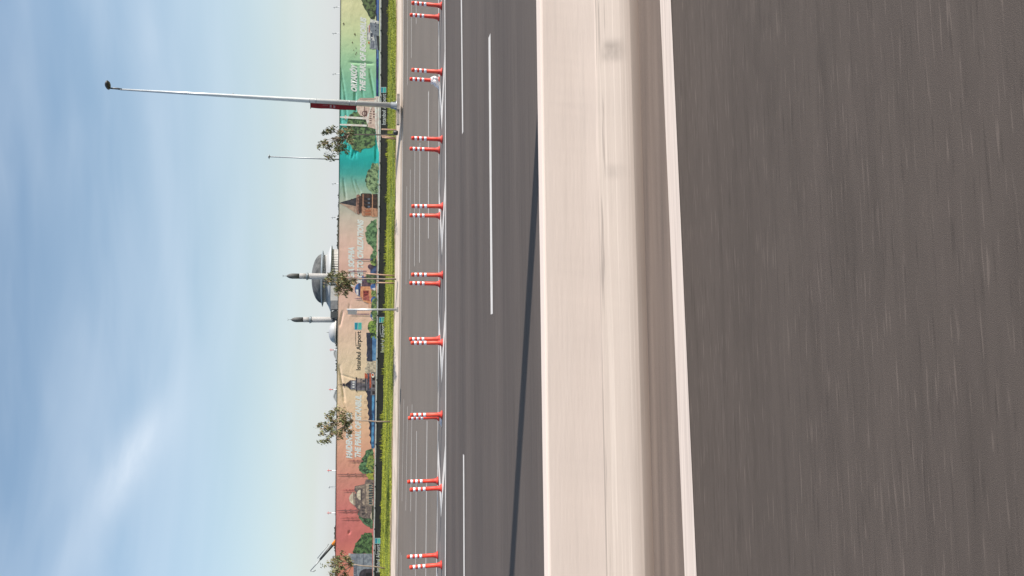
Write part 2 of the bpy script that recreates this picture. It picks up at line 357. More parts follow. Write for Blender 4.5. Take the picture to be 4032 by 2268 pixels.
# ---------------------------------------------------------------- concrete barrier
def barrier_mat():
    m = bpy.data.materials.new('barrier_concrete'); m.use_nodes = True; nt = m.node_tree; L = nt.links; b = nt.nodes['Principled BSDF']
    b.inputs['Roughness'].default_value = .85; b.inputs['Specular IOR Level'].default_value = .3
    tcn = nt.nodes.new('ShaderNodeTexCoord')
    def nz(sc, mp_, det=4, loc=(0,0,0)):
        mp = nt.nodes.new('ShaderNodeMapping'); mp.inputs['Scale'].default_value = mp_; mp.inputs['Location'].default_value = loc
        L.new(tcn.outputs['Object'], mp.inputs[0]); n = nt.nodes.new('ShaderNodeTexNoise'); n.inputs['Scale'].default_value = sc
        n.inputs['Detail'].default_value = det; L.new(mp.outputs[0], n.inputs['Vector']); return n.outputs['Fac']
    def rng(x, a, c, lo=0., hi=1.):
        r = nt.nodes.new('ShaderNodeMapRange'); r.interpolation_type = 'SMOOTHSTEP'
        for k, q in (('From Min', a), ('From Max', c), ('To Min', lo), ('To Max', hi)): r.inputs[k].default_value = q
        L.new(x, r.inputs['Value']); return r.outputs[0]
    def mix(f, a, c):
        q = nt.nodes.new('ShaderNodeMixRGB'); L.new(f, q.inputs[0])
        for i, w in ((1, a), (2, c)):
            if isinstance(w, tuple): q.inputs[i].default_value = (*w, 1)
            else: L.new(w, q.inputs[i])
        return q.outputs[0]
    def mth(op, a, c):
        q = nt.nodes.new('ShaderNodeMath'); q.operation = op; q.use_clamp = True
        for i, w in enumerate((a, c)):
            if isinstance(w, (float, int)): q.inputs[i].default_value = w
            else: L.new(w, q.inputs[i])
        return q.outputs[0]
    c = mix(rng(nz(.8, (.25, 1, 2.4)), .3, .7), (.635, .53, .465), (.695, .588, .52))
    c = mix(mth('MULTIPLY', rng(nz(1, (.5, 1, 26), 3, (4, 0, 0)), .52, .8), .18), c, (.42, .36, .32))   # board marks
    sp = nt.nodes.new('ShaderNodeSeparateXYZ'); L.new(tcn.outputs['Object'], sp.inputs[0])
    # splash dirt: grows towards the gutter, edge broken by noise
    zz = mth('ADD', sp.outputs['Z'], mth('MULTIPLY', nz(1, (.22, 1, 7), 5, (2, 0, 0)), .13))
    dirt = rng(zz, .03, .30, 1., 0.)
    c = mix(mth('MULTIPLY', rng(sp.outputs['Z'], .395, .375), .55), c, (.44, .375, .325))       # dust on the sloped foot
    c = mix(mth('MULTIPLY', mth('MULTIPLY', rng(nz(1, (.35, 1, 60), 3, (6, 0, 2)), .5, .75), rng(sp.outputs['Z'], .40, .36)), .4), c, (.78, .68, .60))
    for x0_, w_, k_ in ((STX[0], .10, .55), (STX[1], .07, .22)):
        dx_ = nt.nodes.new('ShaderNodeMath'); dx_.operation = 'SUBTRACT'; L.new(sp.outputs['X'], dx_.inputs[0]); dx_.inputs[1].default_value = x0_
        ax_ = nt.nodes.new('ShaderNodeMath'); ax_.operation = 'ABSOLUTE'; L.new(dx_.outputs[0], ax_.inputs[0])
        g_ = mth('MULTIPLY', rng(ax_.outputs[0], w_*1.5, w_*.3), mth('MULTIPLY', rng(sp.outputs['Z'], .38, .28), rng(sp.outputs['Z'], .08, .24)))
        c = mix(mth('MULTIPLY', mth('MULTIPLY', g_, rng(nz(5, (1, 1, 2), 3), .3, .6, .4, 1.)), k_), c, (.20, .17, .15))
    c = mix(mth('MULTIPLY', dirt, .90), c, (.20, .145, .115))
    st = mth('MULTIPLY', rng(nz(.45, (1, 1, 1.2), 5, (11.7, 0, 3)), .62, .74), rng(sp.outputs['Z'], .40, .36))
    c = mix(mth('MULTIPLY', st, .30), c, (.28, .24, .21))
    # scuff marks just under the break line
    sc = mth('MULTIPLY', rng(nz(1, (.9, 1, 45), 2, (1, 0, 9)), .60, .72), mth('MULTIPLY', rng(sp.outputs['Z'], .395, .38), rng(sp.outputs['Z'], .27, .33)))
    c = mix(mth('MULTIPLY', sc, .6), c, (.24, .20, .18))
    seam = mth('MULTIPLY', mth('MULTIPLY', rng(sp.outputs['Z'], .384, .390), rng(sp.outputs['Z'], .402, .396)), rng(nz(1, (.35, 1, .5), 4, (3, 0, 0)), .42, .6))
    c = mix(mth('MULTIPLY', seam, .6), c, (.20, .17, .15))
    L.new(c, b.inputs['Base Color'])
    bp = nt.nodes.new('ShaderNodeBump'); bp.inputs['Strength'].default_value = .16; bp.inputs['Distance'].default_value = .012
    L.new(nz(6, (.5, 1, 5), 5), bp.inputs['Height']); L.new(bp.outputs[0], b.inputs['Normal'])
    return m
STX = (G(2420, 170, .28).x, G(2420, 665, .28).x)
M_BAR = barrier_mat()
br = MB()
XB = [-260, -120, -60, -30]+[-12+i*.12 for i in range(240)]+[30, 60, 120, 260]
prof = [(0, -.01), (0, .085), (.012, .10), (.115, .385), (.122, .40), (.165, .885), (.178, .91), (.31, .91), (.323, .885), (.36, .40), (.47, .10), (.47, -.01)]
n = len(prof)
for x in XB:
    for k, (o, z) in enumerate(prof):
        w = 0
        if 0 < k < n-1:
            w = .006*mnoise.noise(Vector((x*.5, k*.0, 1)))+.003*mnoise.noise(Vector((x*1.7, k*.4, 0)))
            if k in (3, 4): w += .005*mnoise.noise(Vector((x*2.2, 0, 4)))
        br.v.append((x, BAR0(x)+o+w, z+(.6*w if k in (3, 4, 5, 6) else 0)))
for i in range(len(XB)-1):
    for k in range(n-1):
        a = i*n+k; br.f.append((a, a+n, a+n+1, a+1)); br.m.append(0); br.sm.append(k in (1, 3, 5, 7, 9))
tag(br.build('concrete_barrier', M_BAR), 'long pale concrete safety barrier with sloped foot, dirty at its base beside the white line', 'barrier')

# lamp post standing in the median just out of view on the right: it throws the long shadow over the far lanes
M_GALV = mat('galvanised_steel', (.42, .44, .45), .45, .6, col2=(.34, .36, .37), scale=6, mapping=(4, 4, .4))
ml = empty('street_lamp', (9.6, 8.27, 0), 'tall galvanised lamp post out of view, throwing its long shadow across the far lanes', 'street lamp')
b = MB(); b.lathe([(.30, .0), (.30, .03), (.205, .05), (.20, 2), (.19, 5), (.17, 9), (.12, 12.4)], (9.6, 8.27, 0)); b.build('pole', M_GALV, ml)
b = MB(); b.tube([(9.6, 8.27, 12.3), (9.6, 8.5, 12.8), (9.6, 9.6, 13.2)], [.05, .045, .04]); b.build('arm', M_GALV, ml)
b = MB(); b.lathe([(.02, -.07), (.22, -.05), (.30, 0), (.2, .07), (.03, .1)], (9.6, 9.8, 13.2), sx=.7, sy=1.2); b.build('lamp_head', M_GALV, ml)

# ---------------------------------------------------------------- delineator posts
M_RED = mat('red_plastic', (.72, .045, .018), .5, col2=(.60, .03, .014), scale=9, spec=.4)
_nt = M_RED.node_tree; _b = _nt.nodes['Principled BSDF']; _src = _b.inputs['Base Color'].links[0].from_socket
_oi = _nt.nodes.new('ShaderNodeObjectInfo'); _mx = _nt.nodes.new('ShaderNodeMixRGB'); _mul = _nt.nodes.new('ShaderNodeMath'); _mul.operation = 'MULTIPLY'; _mul.inputs[1].default_value = .45
_nt.links.new(_oi.outputs['Random'], _mul.inputs[0]); _nt.links.new(_mul.outputs[0], _mx.inputs[0]); _nt.links.new(_src, _mx.inputs[1]); _mx.inputs[2].default_value = (.70, .14, .075, 1)
_tn = _nt.nodes.new('ShaderNodeTexNoise'); _tn.inputs['Scale'].default_value = 7; _tn.inputs['Detail'].default_value = 5
_mr = _nt.nodes.new('ShaderNodeMapRange'); _mr.inputs['From Min'].default_value = .56; _mr.inputs['From Max'].default_value = .72; _mr.inputs['To Max'].default_value = .6; _nt.links.new(_tn.outputs['Fac'], _mr.inputs['Value'])
_m2 = _nt.nodes.new('ShaderNodeMixRGB'); _nt.links.new(_mr.outputs[0], _m2.inputs[0]); _nt.links.new(_mx.outputs[0], _m2.inputs[1]); _m2.inputs[2].default_value = (.22, .06, .05, 1); _nt.links.new(_m2.outputs[0], _b.inputs['Base Color'])
M_REDB = mat('red_rubber_base', (.62, .040, .022), .6, col2=(.42, .035, .025), scale=14)
M_BAND = mat('white_reflective_band', (.78, .80, .84), .4, col2=(.70, .72, .76), scale=30)
def make_post():
    root = empty('delineator_post', (0, 0, 0), '', 'delineator post', 'red and white flexible delineator posts on the gore')
    H = .935; r0 = .058
    def rz(t): return r0*(1.0-.06*(1-t))
    fr = [0.100, .180, .252, .335, .400, .486]
    b = MB(); prof = [(.062, .05), (.060, .09), (.058, H*(1-fr[5])-.001)]
    for k in (5, 3, 1):
        zlo, zhi = H*(1-fr[k]), H*(1-fr[k-1])
        prof += [(r0*.93, zlo), (r0*.93, zhi)]
        nxt = H*(1-fr[k-2]) if k > 1 else H-.02
        prof += [(r0, zhi+.001), (r0, nxt-.001)]
    prof[-1] = (r0, H-.03); prof += [(r0*.9, H-.008), (r0*.55, H)]
    b.lathe(prof, seg=20); b.build('post', M_RED, root)
    b = MB(); b.lathe([(.125, .012), (.125, .030), (.095, .045), (.076, .085), (.066, .135), (.060, .15)], seg=24)
    for k in range(4):
        a = k*math.pi/2+.6; b.lathe([(.012, .03), (.012, .045)], (.105*math.cos(a), .105*math.sin(a), 0), seg=6)
    b.build('post_base', M_REDB, root)
    for k in (5, 3, 1):
        zlo, zhi = H*(1-fr[k]), H*(1-fr[k-1])
        b = MB(); b.lathe([(r0*.935, zlo+.001), (r0*1.01, zlo+.004), (r0*1.01, zhi-.004), (r0*.935, zhi-.001)], seg=20); b.build('reflective_band', M_BAND, root)
    return root
proto = make_post()
PAIRS = [((1742.5, 23), (1732, 68)), ((1743.5, 284), (1733, 318)), ((1744.5, 549), (1734.5, 591)), ((1747, 813), (1735.5, 850)),
         ((1746.5, 1083), (1736, 1118)), ((1746, 1350), (1735, 1335)), ((1744, 1633), (1731, 1642)), ((1742.5, 1922), (1728, 1893)), ((1742.5, 2224), (1727, 2186))]
ords = ['first', 'second', 'third', 'fourth', 'fifth', 'sixth', 'seventh', 'eighth', 'ninth']
extra = {(1, 1): 'with bag', (5, 0): 'overlapping', (6, 0): 'in front'}
BAGPOS = None
for i, pr in enumerate(PAIRS):
    for j, (u, v) in enumerate(pr):
        if i == 0 and j == 0: o = proto; kids = None
        else:
            o = proto.copy(); COL.objects.link(o)
            for ch in proto.children:
                if ch.name.split('.')[0] in ('post', 'post_base', 'reflective_band'):
                    c = ch.copy(); COL.objects.link(c); c.parent = o
        p = G(u-2, v, 0.0); o.location = (p.x, p.y, 0.0); o.rotation_euler = (R(random.uniform(-1, 1)), R(random.uniform(-1.6, 1.6)), random.uniform(0, 6))
        row = 'nearer row' if j == 0 else 'farther row'
        o['label'] = ('red and white post of the ' + ords[i] + ' pair from photo top, ' + row + (' ' if (i, j) in extra else '') + extra.get((i, j), ''))
        if (i, j) == (1, 1): BAGPOS = p
# thin black fixing pad stays part of the road: nothing here
# plastic bag caught on a post
M_BAG = mat('white_plastic_film', (.80, .78, .78), .35, col2=(.66, .62, .62), scale=12)
bag = MB(); seg, rows = 22, 12
for r_ in range(rows):
    t = r_/(rows-1)
    for k in range(seg):
        a = 2*math.pi*k/seg
        rad = (.075+.055*math.sin(math.pi*(t*.85+.05)))*(1+.35*mnoise.noise(Vector((math.cos(a)*2, math.sin(a)*2, t*5)))+.15*mnoise.noise(Vector((math.cos(a)*5, math.sin(a)*5, t*11))))
        rad = max(.067, rad)
        tail = .22*(1-t)**2*max(0, -math.cos(a-.2))
        bag.v.append((BAGPOS.x+math.cos(a)*(rad+tail), BAGPOS.y+math.sin(a)*rad, max(.012, .012+.27*t**1.1+.02*mnoise.noise(Vector((a*2, t*4, 1))))))
for r_ in range(rows-1):
    for k in range(seg):
        k2 = (k+1) % seg; bag.f.append((r_*seg+k, r_*seg+k2, (r_+1)*seg+k2, (r_+1)*seg+k)); bag.m.append(0); bag.sm.append(False)
o = bag.build('plastic_bag', M_BAG); tag(o, 'crumpled white plastic bag wrapped round the foot of a red delineator post', 'plastic bag')
# small litter by the seventh pair
b = MB(); p = G(1741, 1664); b.face([(p.x-.13, p.y-.03, .02), (p.x+.10, p.y-.06, .015), (p.x+.13, p.y+.05, .05), (p.x-.02, p.y+.07, .07), (p.x-.12, p.y+.05, .02)])
b.face([(p.x-.12, p.y+.05, .02), (p.x-.02, p.y+.07, .07), (p.x+.02, p.y+.12, .013), (p.x-.1, p.y+.1, .013)])
tag(b.build('paper_scrap', M_BAG), 'small crumpled white scrap lying on the gore beside the seventh pair of posts', 'litter')

# ---------------------------------------------------------------- printed hoarding
hs0, hs1 = -22.0, 56.0
hoard = empty('banner_hoarding', (FB.x, FB.y, 0), 'long printed hoarding of landmarks in yellow, teal, sand and red above a black skirt', 'hoarding', rz=fang)
TOP = [FL(1341.0, 0), FL(1337, 500), FL(1333, 1000), FL(1326, 1600), FL(1320, 2268)]
BOT = [FL(1496, 0), FL(1494, 500), FL(1487, 1000), FL(1478, 1600), FL(1468, 2268)]
def interp(tab):
    tab = sorted(tab)
    def f(s):
        if s <= tab[0][0]: a, c = tab[0], tab[1]
        elif s >= tab[-1][0]: a, c = tab[-2], tab[-1]
        else:
            for a, c in zip(tab[:-1], tab[1:]):
                if s <= c[0]: break
        s = max(tab[0][0]-3, min(tab[-1][0]+3, s))
        return a[1]+(c[1]-a[1])*(s-a[0])/(c[0]-a[0])
    return f
fT, fBt = interp(TOP), interp(BOT)
KB = 1.38   # printed inks relative to how they look in the photograph
stops = [(-300,(196,190,150)),(40,(198,194,152)),(130,(186,194,150)),(230,(150,184,146)),(320,(122,170,142)),(420,(108,168,150)),(530,(72,176,168)),(600,(40,165,160)),(640,(34,148,146)),(690,(70,150,142)),
 (740,(140,166,150)),(800,(166,166,152)),(860,(188,172,158)),(950,(206,172,158)),(1060,(206,164,150)),(1180,(206,168,152)),(1300,(216,178,158)),(1420,(222,186,160)),(1560,(220,184,154)),(1680,(212,168,140)),
 (1790,(204,148,126)),(1880,(196,132,118)),(2000,(194,116,110)),(2120,(190,108,104)),(2200,(198,118,104)),(2300,(204,134,112)),(2600,(196,120,110))]
def banner_mat():
    m = bpy.data.materials.new('printed_vinyl'); m.use_nodes = True; nt = m.node_tree; L = nt.links; b = nt.nodes['Principled BSDF']
    b.inputs['Roughness'].default_value = .55; b.inputs['Specular IOR Level'].default_value = .3
    tcn = nt.nodes.new('ShaderNodeTexCoord'); sp = nt.nodes.new('ShaderNodeSeparateXYZ'); L.new(tcn.outputs['Object'], sp.inputs[0])
    mr = nt.nodes.new('ShaderNodeMapRange'); mr.inputs['From Min'].default_value = hs0; mr.inputs['From Max'].default_value = hs1; L.new(sp.outputs['X'], mr.inputs['Value'])
    cr = nt.nodes.new('ShaderNodeValToRGB'); L.new(mr.outputs[0], cr.inputs[0])
    st = sorted([((FL(1400, v)[0]-hs0)/(hs1-hs0), tuple(min(.9, x*KB) for x in lin(c))) for v, c in stops])
    st = [q for q in st if 0 <= q[0] <= 1]
    e = cr.color_ramp.elements
    while len(e) < len(st): e.new(.5)
    for k, (p, c) in enumerate(st): e[k].position = p; e[k].color = (*c, 1)
    mp = nt.nodes.new('ShaderNodeMapping'); mp.inputs['Scale'].default_value = (.8, 1, 1.2); L.new(tcn.outputs['Object'], mp.inputs[0])
    n = nt.nodes.new('ShaderNodeTexNoise'); n.inputs['Scale'].default_value = 1.3; n.inputs['Detail'].default_value = 4; L.new(mp.outputs[0], n.inputs['Vector'])
    bp = nt.nodes.new('ShaderNodeBump'); bp.inputs['Strength'].default_value = .35; bp.inputs['Distance'].default_value = .10
    L.new(n.outputs['Fac'], bp.inputs['Height']); L.new(bp.outputs[0], b.inputs['Normal'])
    L.new(cr.outputs[0], b.inputs['Base Color'])
    return m
M_BANNER = banner_mat()
# creases: (u0,v0,u1,v1,width m,depth m)
CRE = [(1341,270,1358,365,.05,.05),(1358,365,1366,480,.05,.045),(1340,290,1342,560,.05,.06),(1404,262,1396,410,.05,.05),(1408,285,1434,395,.04,.04),(1455,275,1475,390,.06,.06),
 (1398,300,1399,500,.04,.05),(1392,500,1402,620,.05,.05),(1366,540,1366,615,.04,.04),(1378,580,1374,620,.05,.04),(1400,570,1385,625,.05,.05),(1440,470,1398,610,.05,.05),(1378,245,1470,250,.06,.04),
 (1352,705,1363,790,.05,.05),(1400,710,1422,760,.04,.04),(1385,700,1405,770,.04,.03),(1480,545,1479,640,.04,.05),(1485,540,1484,640,.04,.04),(1350,1225,1338,1285,.05,.05),(1336,1440,1357,1580,.06,.06),(1376,1197,1374,1240,.05,.03),
 (1372,2096,1378,2098,.10,.05),(1345,1560,1400,1700,.05,.02),(1420,1500,1340,1475,.05,.02)]
CR = []
for (u0, v0, u1, v1, w, dpt) in CRE:
    CR.append((*FL(u0, v0), *FL(u1, v1), w, dpt))
def crease(s, t):
    d = 0
    for (s0, t0, s1, t1, w, dp) in CR:
        dx, dz = s1-s0, t1-t0; L2 = dx*dx+dz*dz; k = ((s-s0)*dx+(t-t0)*dz)/L2
        if k < -.15 or k > 1.15: continue
        kc = max(0, min(1, k)); q = (s-s0-kc*dx)**2+(t-t0-kc*dz)**2
        if q < .09: d += dp*math.exp(-q/(w*w))*min(1, 4*max(0.05, kc*(1-kc)+.1))
    return d
b = MB(); ns, ntt = 1500, 44; ss = [hs0+(hs1-hs0)*i/ns for i in range(ns+1)]
for s in ss:
    t0, t1 = fBt(s), fT(s)
    for j in range(ntt+1):
        t = t0+(t1-t0)*j/ntt
        y = min(.09, crease(s, t)+.0015*(1+mnoise.noise(Vector((s*.6, t*.8, 2)))))
        b.v.append((s, y, t))
for i in range(ns):
    for j in range(ntt):
        a = i*(ntt+1)+j; b.f.append((a, a+ntt+1, a+ntt+2, a+1)); b.m.append(0); b.sm.append(True)
b.build('banner', M_BANNER, hoard, local=True)
# rails, skirt, posts, clips
M_RAIL = mat('rail_white', (.62, .61, .60), .6, col2=(.45, .44, .43), scale=3, mapping=(2, 1, 1))
M_SKIRT = mat('black_skirt_sheet', (.020, .020, .021), .7, col2=(.030, .029, .028), scale=1, mapping=(.6, 1, 2), lo=.3, hi=.7, bump=.4, bscale=5)
M_DARK = mat('dark_metal', (.03, .03, .032), .5, col2=(.05, .05, .05), scale=8)
def hband(name, f0, f1, y0, y1, m, step=1.0):
    b = MB(); s = hs0
    while s < hs1:
        e = min(hs1, s+step)
        A = [(s, y0, f0(s)), (e, y0, f0(e)), (e, y0, f1(e)), (s, y0, f1(s))]; B = [(x, y1, z) for x, _, z in A]
        b.face(A); b.face(B[::-1]); b.face([A[3], A[2], B[2], B[3]]); b.face([A[1], A[0], B[0], B[1]]); s = e
    return b.build(name, m, hoard, local=True)
hband('bottom_rail', lambda s: fBt(s)-.085, lambda s: fBt(s)-.002, -.02, .05, M_RAIL)
hband('top_rail', lambda s: fT(s)+.001, lambda s: fT(s)+.022, -.015, .10, M_DARK)
hband('skirt', lambda s: fBt(s)-.95, lambda s: fBt(s)-.087, .0, .03, M_SKIRT)
for k in range(39):
    s = hs0+k*2.05+.3
    b = MB(); b.box(s-.04, s+.04, .11, .19, 0, fT(s)); b.build('support_post', M_GALV, hoard, local=True)
for k in range(58):
    s = hs0+k*1.37+.5; z = fBt(s)-.05
    b = MB(); b.box(s-.035, s+.035, -.045, -.021, z-.035, z+.02); b.build('clip', M_DARK, hoard, local=True)

# printed pictures
INK = {}
def ink(c, mott=None, sc=3.0, k=KB):
    key = (c, mott, sc)
    if key not in INK:
        INK[key] = mat('print_ink', tuple(x*k for x in lin(c)), .6, col2=tuple(x*k for x in lin(mott)) if mott else tuple(x*k*.86 for x in lin(c)), scale=sc, lo=.42, hi=.58, detail=5)
    return INK[key]
def jag(pts, amp=3, step=7, closed=True):
    out = []; n = len(pts)
    for i in range(n):
        (u0, v0), (u1, v1) = pts[i], pts[(i+1) % n]; L_ = math.hypot(u1-u0, v1-v0); k = max(1, int(L_/step))
        for j in range(k):
            t = j/k; out.append((u0+(u1-u0)*t+random.uniform(-amp, amp)*(j > 0), v0+(v1-v0)*t+random.uniform(-amp, amp)*(j > 0)))
    return out
import mathutils.geometry as mg
class PR:
    """a printed picture: coloured shapes in thin layers, one mesh"""
    def __init__(s, name, base=0): s.name, s.b, s.mats, s.l = name, MB(), [], base
    def idx(s, m):
        if m not in s.mats: s.mats.append(m)
        return s.mats.index(m)
    def poly(s, pts, m, up=True):
        s.l += 1; y = -(.004+s.l*.0003); q = [FL(u, v) for u, v in pts]
        tri = mg.tessellate_polygon([[Vector((a, c, 0)) for a, c in q]]); mi = s.idx(m)
        for t in tri:
            P = [(q[i][0], y, q[i][1]) for i in t]
            ar = (P[1][0]-P[0][0])*(P[2][2]-P[0][2])-(P[2][0]-P[0][0])*(P[1][2]-P[0][2])
            s.b.face(P if ar > 0 else P[::-1], mi)
    def rect(s, u0, u1, v0, v1, m): s.poly([(u0, v0), (u1, v0), (u1, v1), (u0, v1)], m)
    def ell(s, u, v, ru, rv, m, half=False, n=18):
        if half: s.poly([(u-ru*math.sin(math.pi*k/n), v+rv*math.cos(math.pi*k/n)) for k in range(n+1)], m)
        else: s.poly([(u-ru*math.sin(2*math.pi*k/n), v+rv*math.cos(2*math.pi*k/n)) for k in range(n)], m)
    def arch(s, u0, u1, v, w, m):   # arched opening: top u0, foot u1, centre v, half width w
        s.poly([(u1, v-w), (u0+w, v-w), (u0+w*.3, v-w*.7), (u0, v), (u0+w*.3, v+w*.7), (u0+w, v+w), (u1, v+w)], m)
    def done(s): return s.b.build(s.name, s.mats, hoard, local=True)
def foliage(pts, c1=(120,150,95), c2=(38,52,38), amp=3, name='printed_tree', lumps=14, base=0):
    p = PR(name, base); p.poly(jag(pts, amp), ink(c1, c2, 4.5))
    us = [q[0] for q in pts]; vs = [q[1] for q in pts]; n = 0
    for k in range(400):
        u, v = random.uniform(min(us), max(us)), random.uniform(min(vs), max(vs))
        ins = False
        for i in range(len(pts)):
            (a, c), (d, e) = pts[i], pts[i-1]
            if (c > v) != (e > v) and u < (d-a)*(v-c)/(e-c)+a: ins = not ins
        if not ins: continue
        r_ = random.uniform(3, 6); dark = random.random() < .45
        p.poly(jag([(u-r_, v), (u, v+r_*1.2), (u+r_, v), (u, v-r_*1.2)], 1.3, 4), ink(c2 if dark else c1, c1 if dark else c2, 9.0))
        n += 1
        if n >= lumps: break
    return p.done()
GR, GR2, OL = (118,146,100), (132,150,92), (150,160,70)
foliage([(1418,-60),(1422,0),(1436,35),(1450,60),(1462,76),(1476,74),(1482,40),(1482,-60)], (92,108,70), (40,46,36))
foliage([(1468,640),(1460,664),(1446,676),(1438,705),(1443,735),(1456,750),(1466,764),(1488,758),(1489,642)], (138,158,118), (56,74,56))
foliage([(1392,440),(1375,452),(1366,490),(1358,530),(1366,556),(1382,566),(1386,586),(1420,600),(1430,586),(1455,583),(1474,574),(1479,540),(1479,440)], (104,130,84), (44,58,44), lumps=34)
foliage([(1482,862),(1462,872),(1446,890),(1438,926),(1446,954),(1462,970),(1472,985),(1460,1003),(1458,1018),(1482,1018),(1484,940)], (110,140,100), (52,76,54))
foliage([(1462,1262),(1450,1275),(1448,1296),(1460,1325),(1478,1342),(1482,1330),(1482,1262)], (130,152,70), (44,64,44))
foliage([(1470,1763),(1444,1772),(1432,1796),(1414,1832),(1414,1852),(1428,1864),(1455,1872),(1471,1878)], (98,132,92), (44,62,46), lumps=24)
foliage([(1455,1790),(1446,1806),(1442,1830),(1450,1850),(1470,1856),(1472,1795)], (140,150,78), (66,86,52), name='printed_tree', base=30)
foliage([(1450,1862),(1445,1872),(1452,1888),(1470,1890),(1472,1862)], (160,158,70), (120,126,56), lumps=4, base=58)
foliage([(1408,2012),(1412,2040),(1434,2064),(1458,2082),(1468,2080),(1468,2012)], (92,118,88), (42,56,44))
foliage([(1464,2098),(1440,2098),(1422,2106),(1412,2126),(1398,2140),(1390,2178),(1466,2182)], (92,120,76), (40,54,38), lumps=26)
# sea and shore strips
p = PR('printed_sea', 0); p.poly([(1481,-80),(1481,398),(1490,398),(1494,-80)], ink((44,62,128), (24,34,80), 2)); p.poly([(1487,-80),(1486,230),(1489,230),(1490,-80)], ink((96,130,180)))
p.done(); p = PR('printed_sea', 3)
p.poly([(1466,1325),(1466,1420),(1480,1420),(1482,1325)], ink((90,130,170), (60,96,140), 3))
p.done(); p = PR('printed_sea', 5)
p.poly([(1465,1540),(1462,1765),(1473,1765),(1477,1540)], ink((84,140,186), (40,70,110), 2)); p.poly([(1474,1552),(1471,1762),(1475,1762),(1478,1552)], ink((36,56,96)))
p.done()
p = PR('printed_hills'); dk = ink((52,50,66), (38,38,56), 3)
p.poly([(1467,1310)]+[(1444+random.uniform(-2,3), v) for v in range(1310, 1430, 8)]+[(1467,1425)], ink((52,54,72), (38,40,58), 3))
p.poly([(1466,1538)]+[(1440+(v-1540)*.078+5*abs(math.sin(v*.11))+random.uniform(-1,1), v) for v in range(1538, 1762, 5)]+[(1464,1762)], dk)
for v in (1580, 1586, 1612, 1643): p.rect(1431+(v-1560)*.05, 1446, v-.7, v+.7, ink((170,140,120)))
p.done()
# castle tower on the shore
p = PR('printed_shore_tower', 12); wl_, dkg, md, red = ink((196,180,160), (150,136,122), 5), ink((62,58,68), (38,34,42), 5), ink((112,106,114), (84,78,86), 5), ink((188,92,66), (150,70,50), 6)
p.poly([(1440,1424),(1448,1430),(1436,1452),(1436,1462),(1446,1470),(1478,1470),(1478,1424)], wl_)
for v in (1447, 1453, 1459, 1465): p.rect(1450, 1455, v-1.4, v+1.4, ink((96,84,84)))
p.rect(1460, 1478, 1466, 1556, md); p.rect(1444, 1461, 1470, 1540, ink((84,82,96), (56,54,66), 6)); p.poly([(1436,1468),(1447,1474),(1447,1506),(1436,1500)], red); p.poly([(1455,1468),(1461,1470),(1462,1524),(1455,1530)], red)
for v in (1492, 1520, 1546): p.rect(1466, 1476, v-6, v+6, ink((44,34,38), (28,22,26), 5))
p.ell(1468, 1478, 6, 9, ink((226,214,200))); p.rect(1464, 1471, 1472, 1480, ink((180,72,40)))
p.rect(1405, 1446, 1490, 1537, md); p.rect(1405, 1440, 1490, 1509, ink((150,132,124), (112,98,98), 5)); p.rect(1401, 1406, 1485, 1541, dkg); p.rect(1420, 1423, 1490, 1537, dkg)
p.rect(1381, 1401, 1497, 1533, ink((126,124,134), (90,88,100), 6))
for v in (1504, 1514, 1524): p.arch(1387, 1396, v, 2.6, ink((222,216,214)))
p.poly([(1381,1496),(1376,1500),(1366,1508),(1360,1511),(1360,1519),(1368,1522),(1376,1530),(1381,1534)], dkg); p.ell(1355, 1515, 4, 6, dkg); p.rect(1332, 1354, 1514, 1515.6, dkg); p.poly([(1349,1508),(1356,1512),(1356,1518),(1349,1522)], dkg)
for v in (1500, 1521): p.rect(1427, 1436, v-4, v+4, ink((72,66,74)))
p.rect(1437, 1440, 1488, 1540, dkg)
for v in (1397, 1403): p.poly([(1443, v-1), (1450, v-5), (1450, v+5), (1443, v+1)], ink((70,72,96)))
p.done()
# round stone tower with cone roof
p = PR('printed_round_tower', 4); st_, sd_, sl = ink((176,128,104), (140,98,78), 6), ink((74,52,46), (46,34,34), 6), ink((66,62,66), (44,44,52), 5)
p.poly([(1335,799.5),(1352,793),(1380,786),(1403,778),(1403,826)], sl); p.poly([(1335,799.5),(1403,812),(1403,842),(1390,832),(1360,812)], ink((176,146,128), (150,122,108), 5)); p.rect(1381, 1389, 783, 787, sd_)
p.poly([(1421,764),(1424,761),(1462,762),(1462,851),(1432,852),(1424,846)], st_); p.poly([(1421,764),(1424,761),(1462,762),(1462,815),(1421,812)], sd_)
p.poly([(1404,768),(1410,765),(1418,768),(1421,800),(1419,840),(1412,845),(1406,842),(1402,820),(1402,785)], ink((150,112,98), (108,78,70), 6)); p.rect(1413, 1424, 772, 838, sd_)
p.poly([(1461,766),(1487,763),(1487,853),(1466,855),(1461,850)], st_); p.poly([(1461,766),(1487,763),(1487,822),(1461,818)], sd_); p.rect(1465, 1468, 764, 855, ink((196,144,116))); p.rect(1428, 1431, 764, 850, ink((188,138,112)))
for v in (784, 799, 814): p.arch(1436, 1460, v, 5, ink((46,38,44), (30,26,32), 6)); p.rect(1448, 1457, v-3.5, v+3.5, ink((92,98,112)))
for v in (830, 842): p.arch(1437, 1460, v, 4, ink((160,96,70)))
for v in (778, 790, 803, 816, 829): p.rect(1408, 1411, v-1.3, v+1.3, ink((56,44,46)))
p.done()
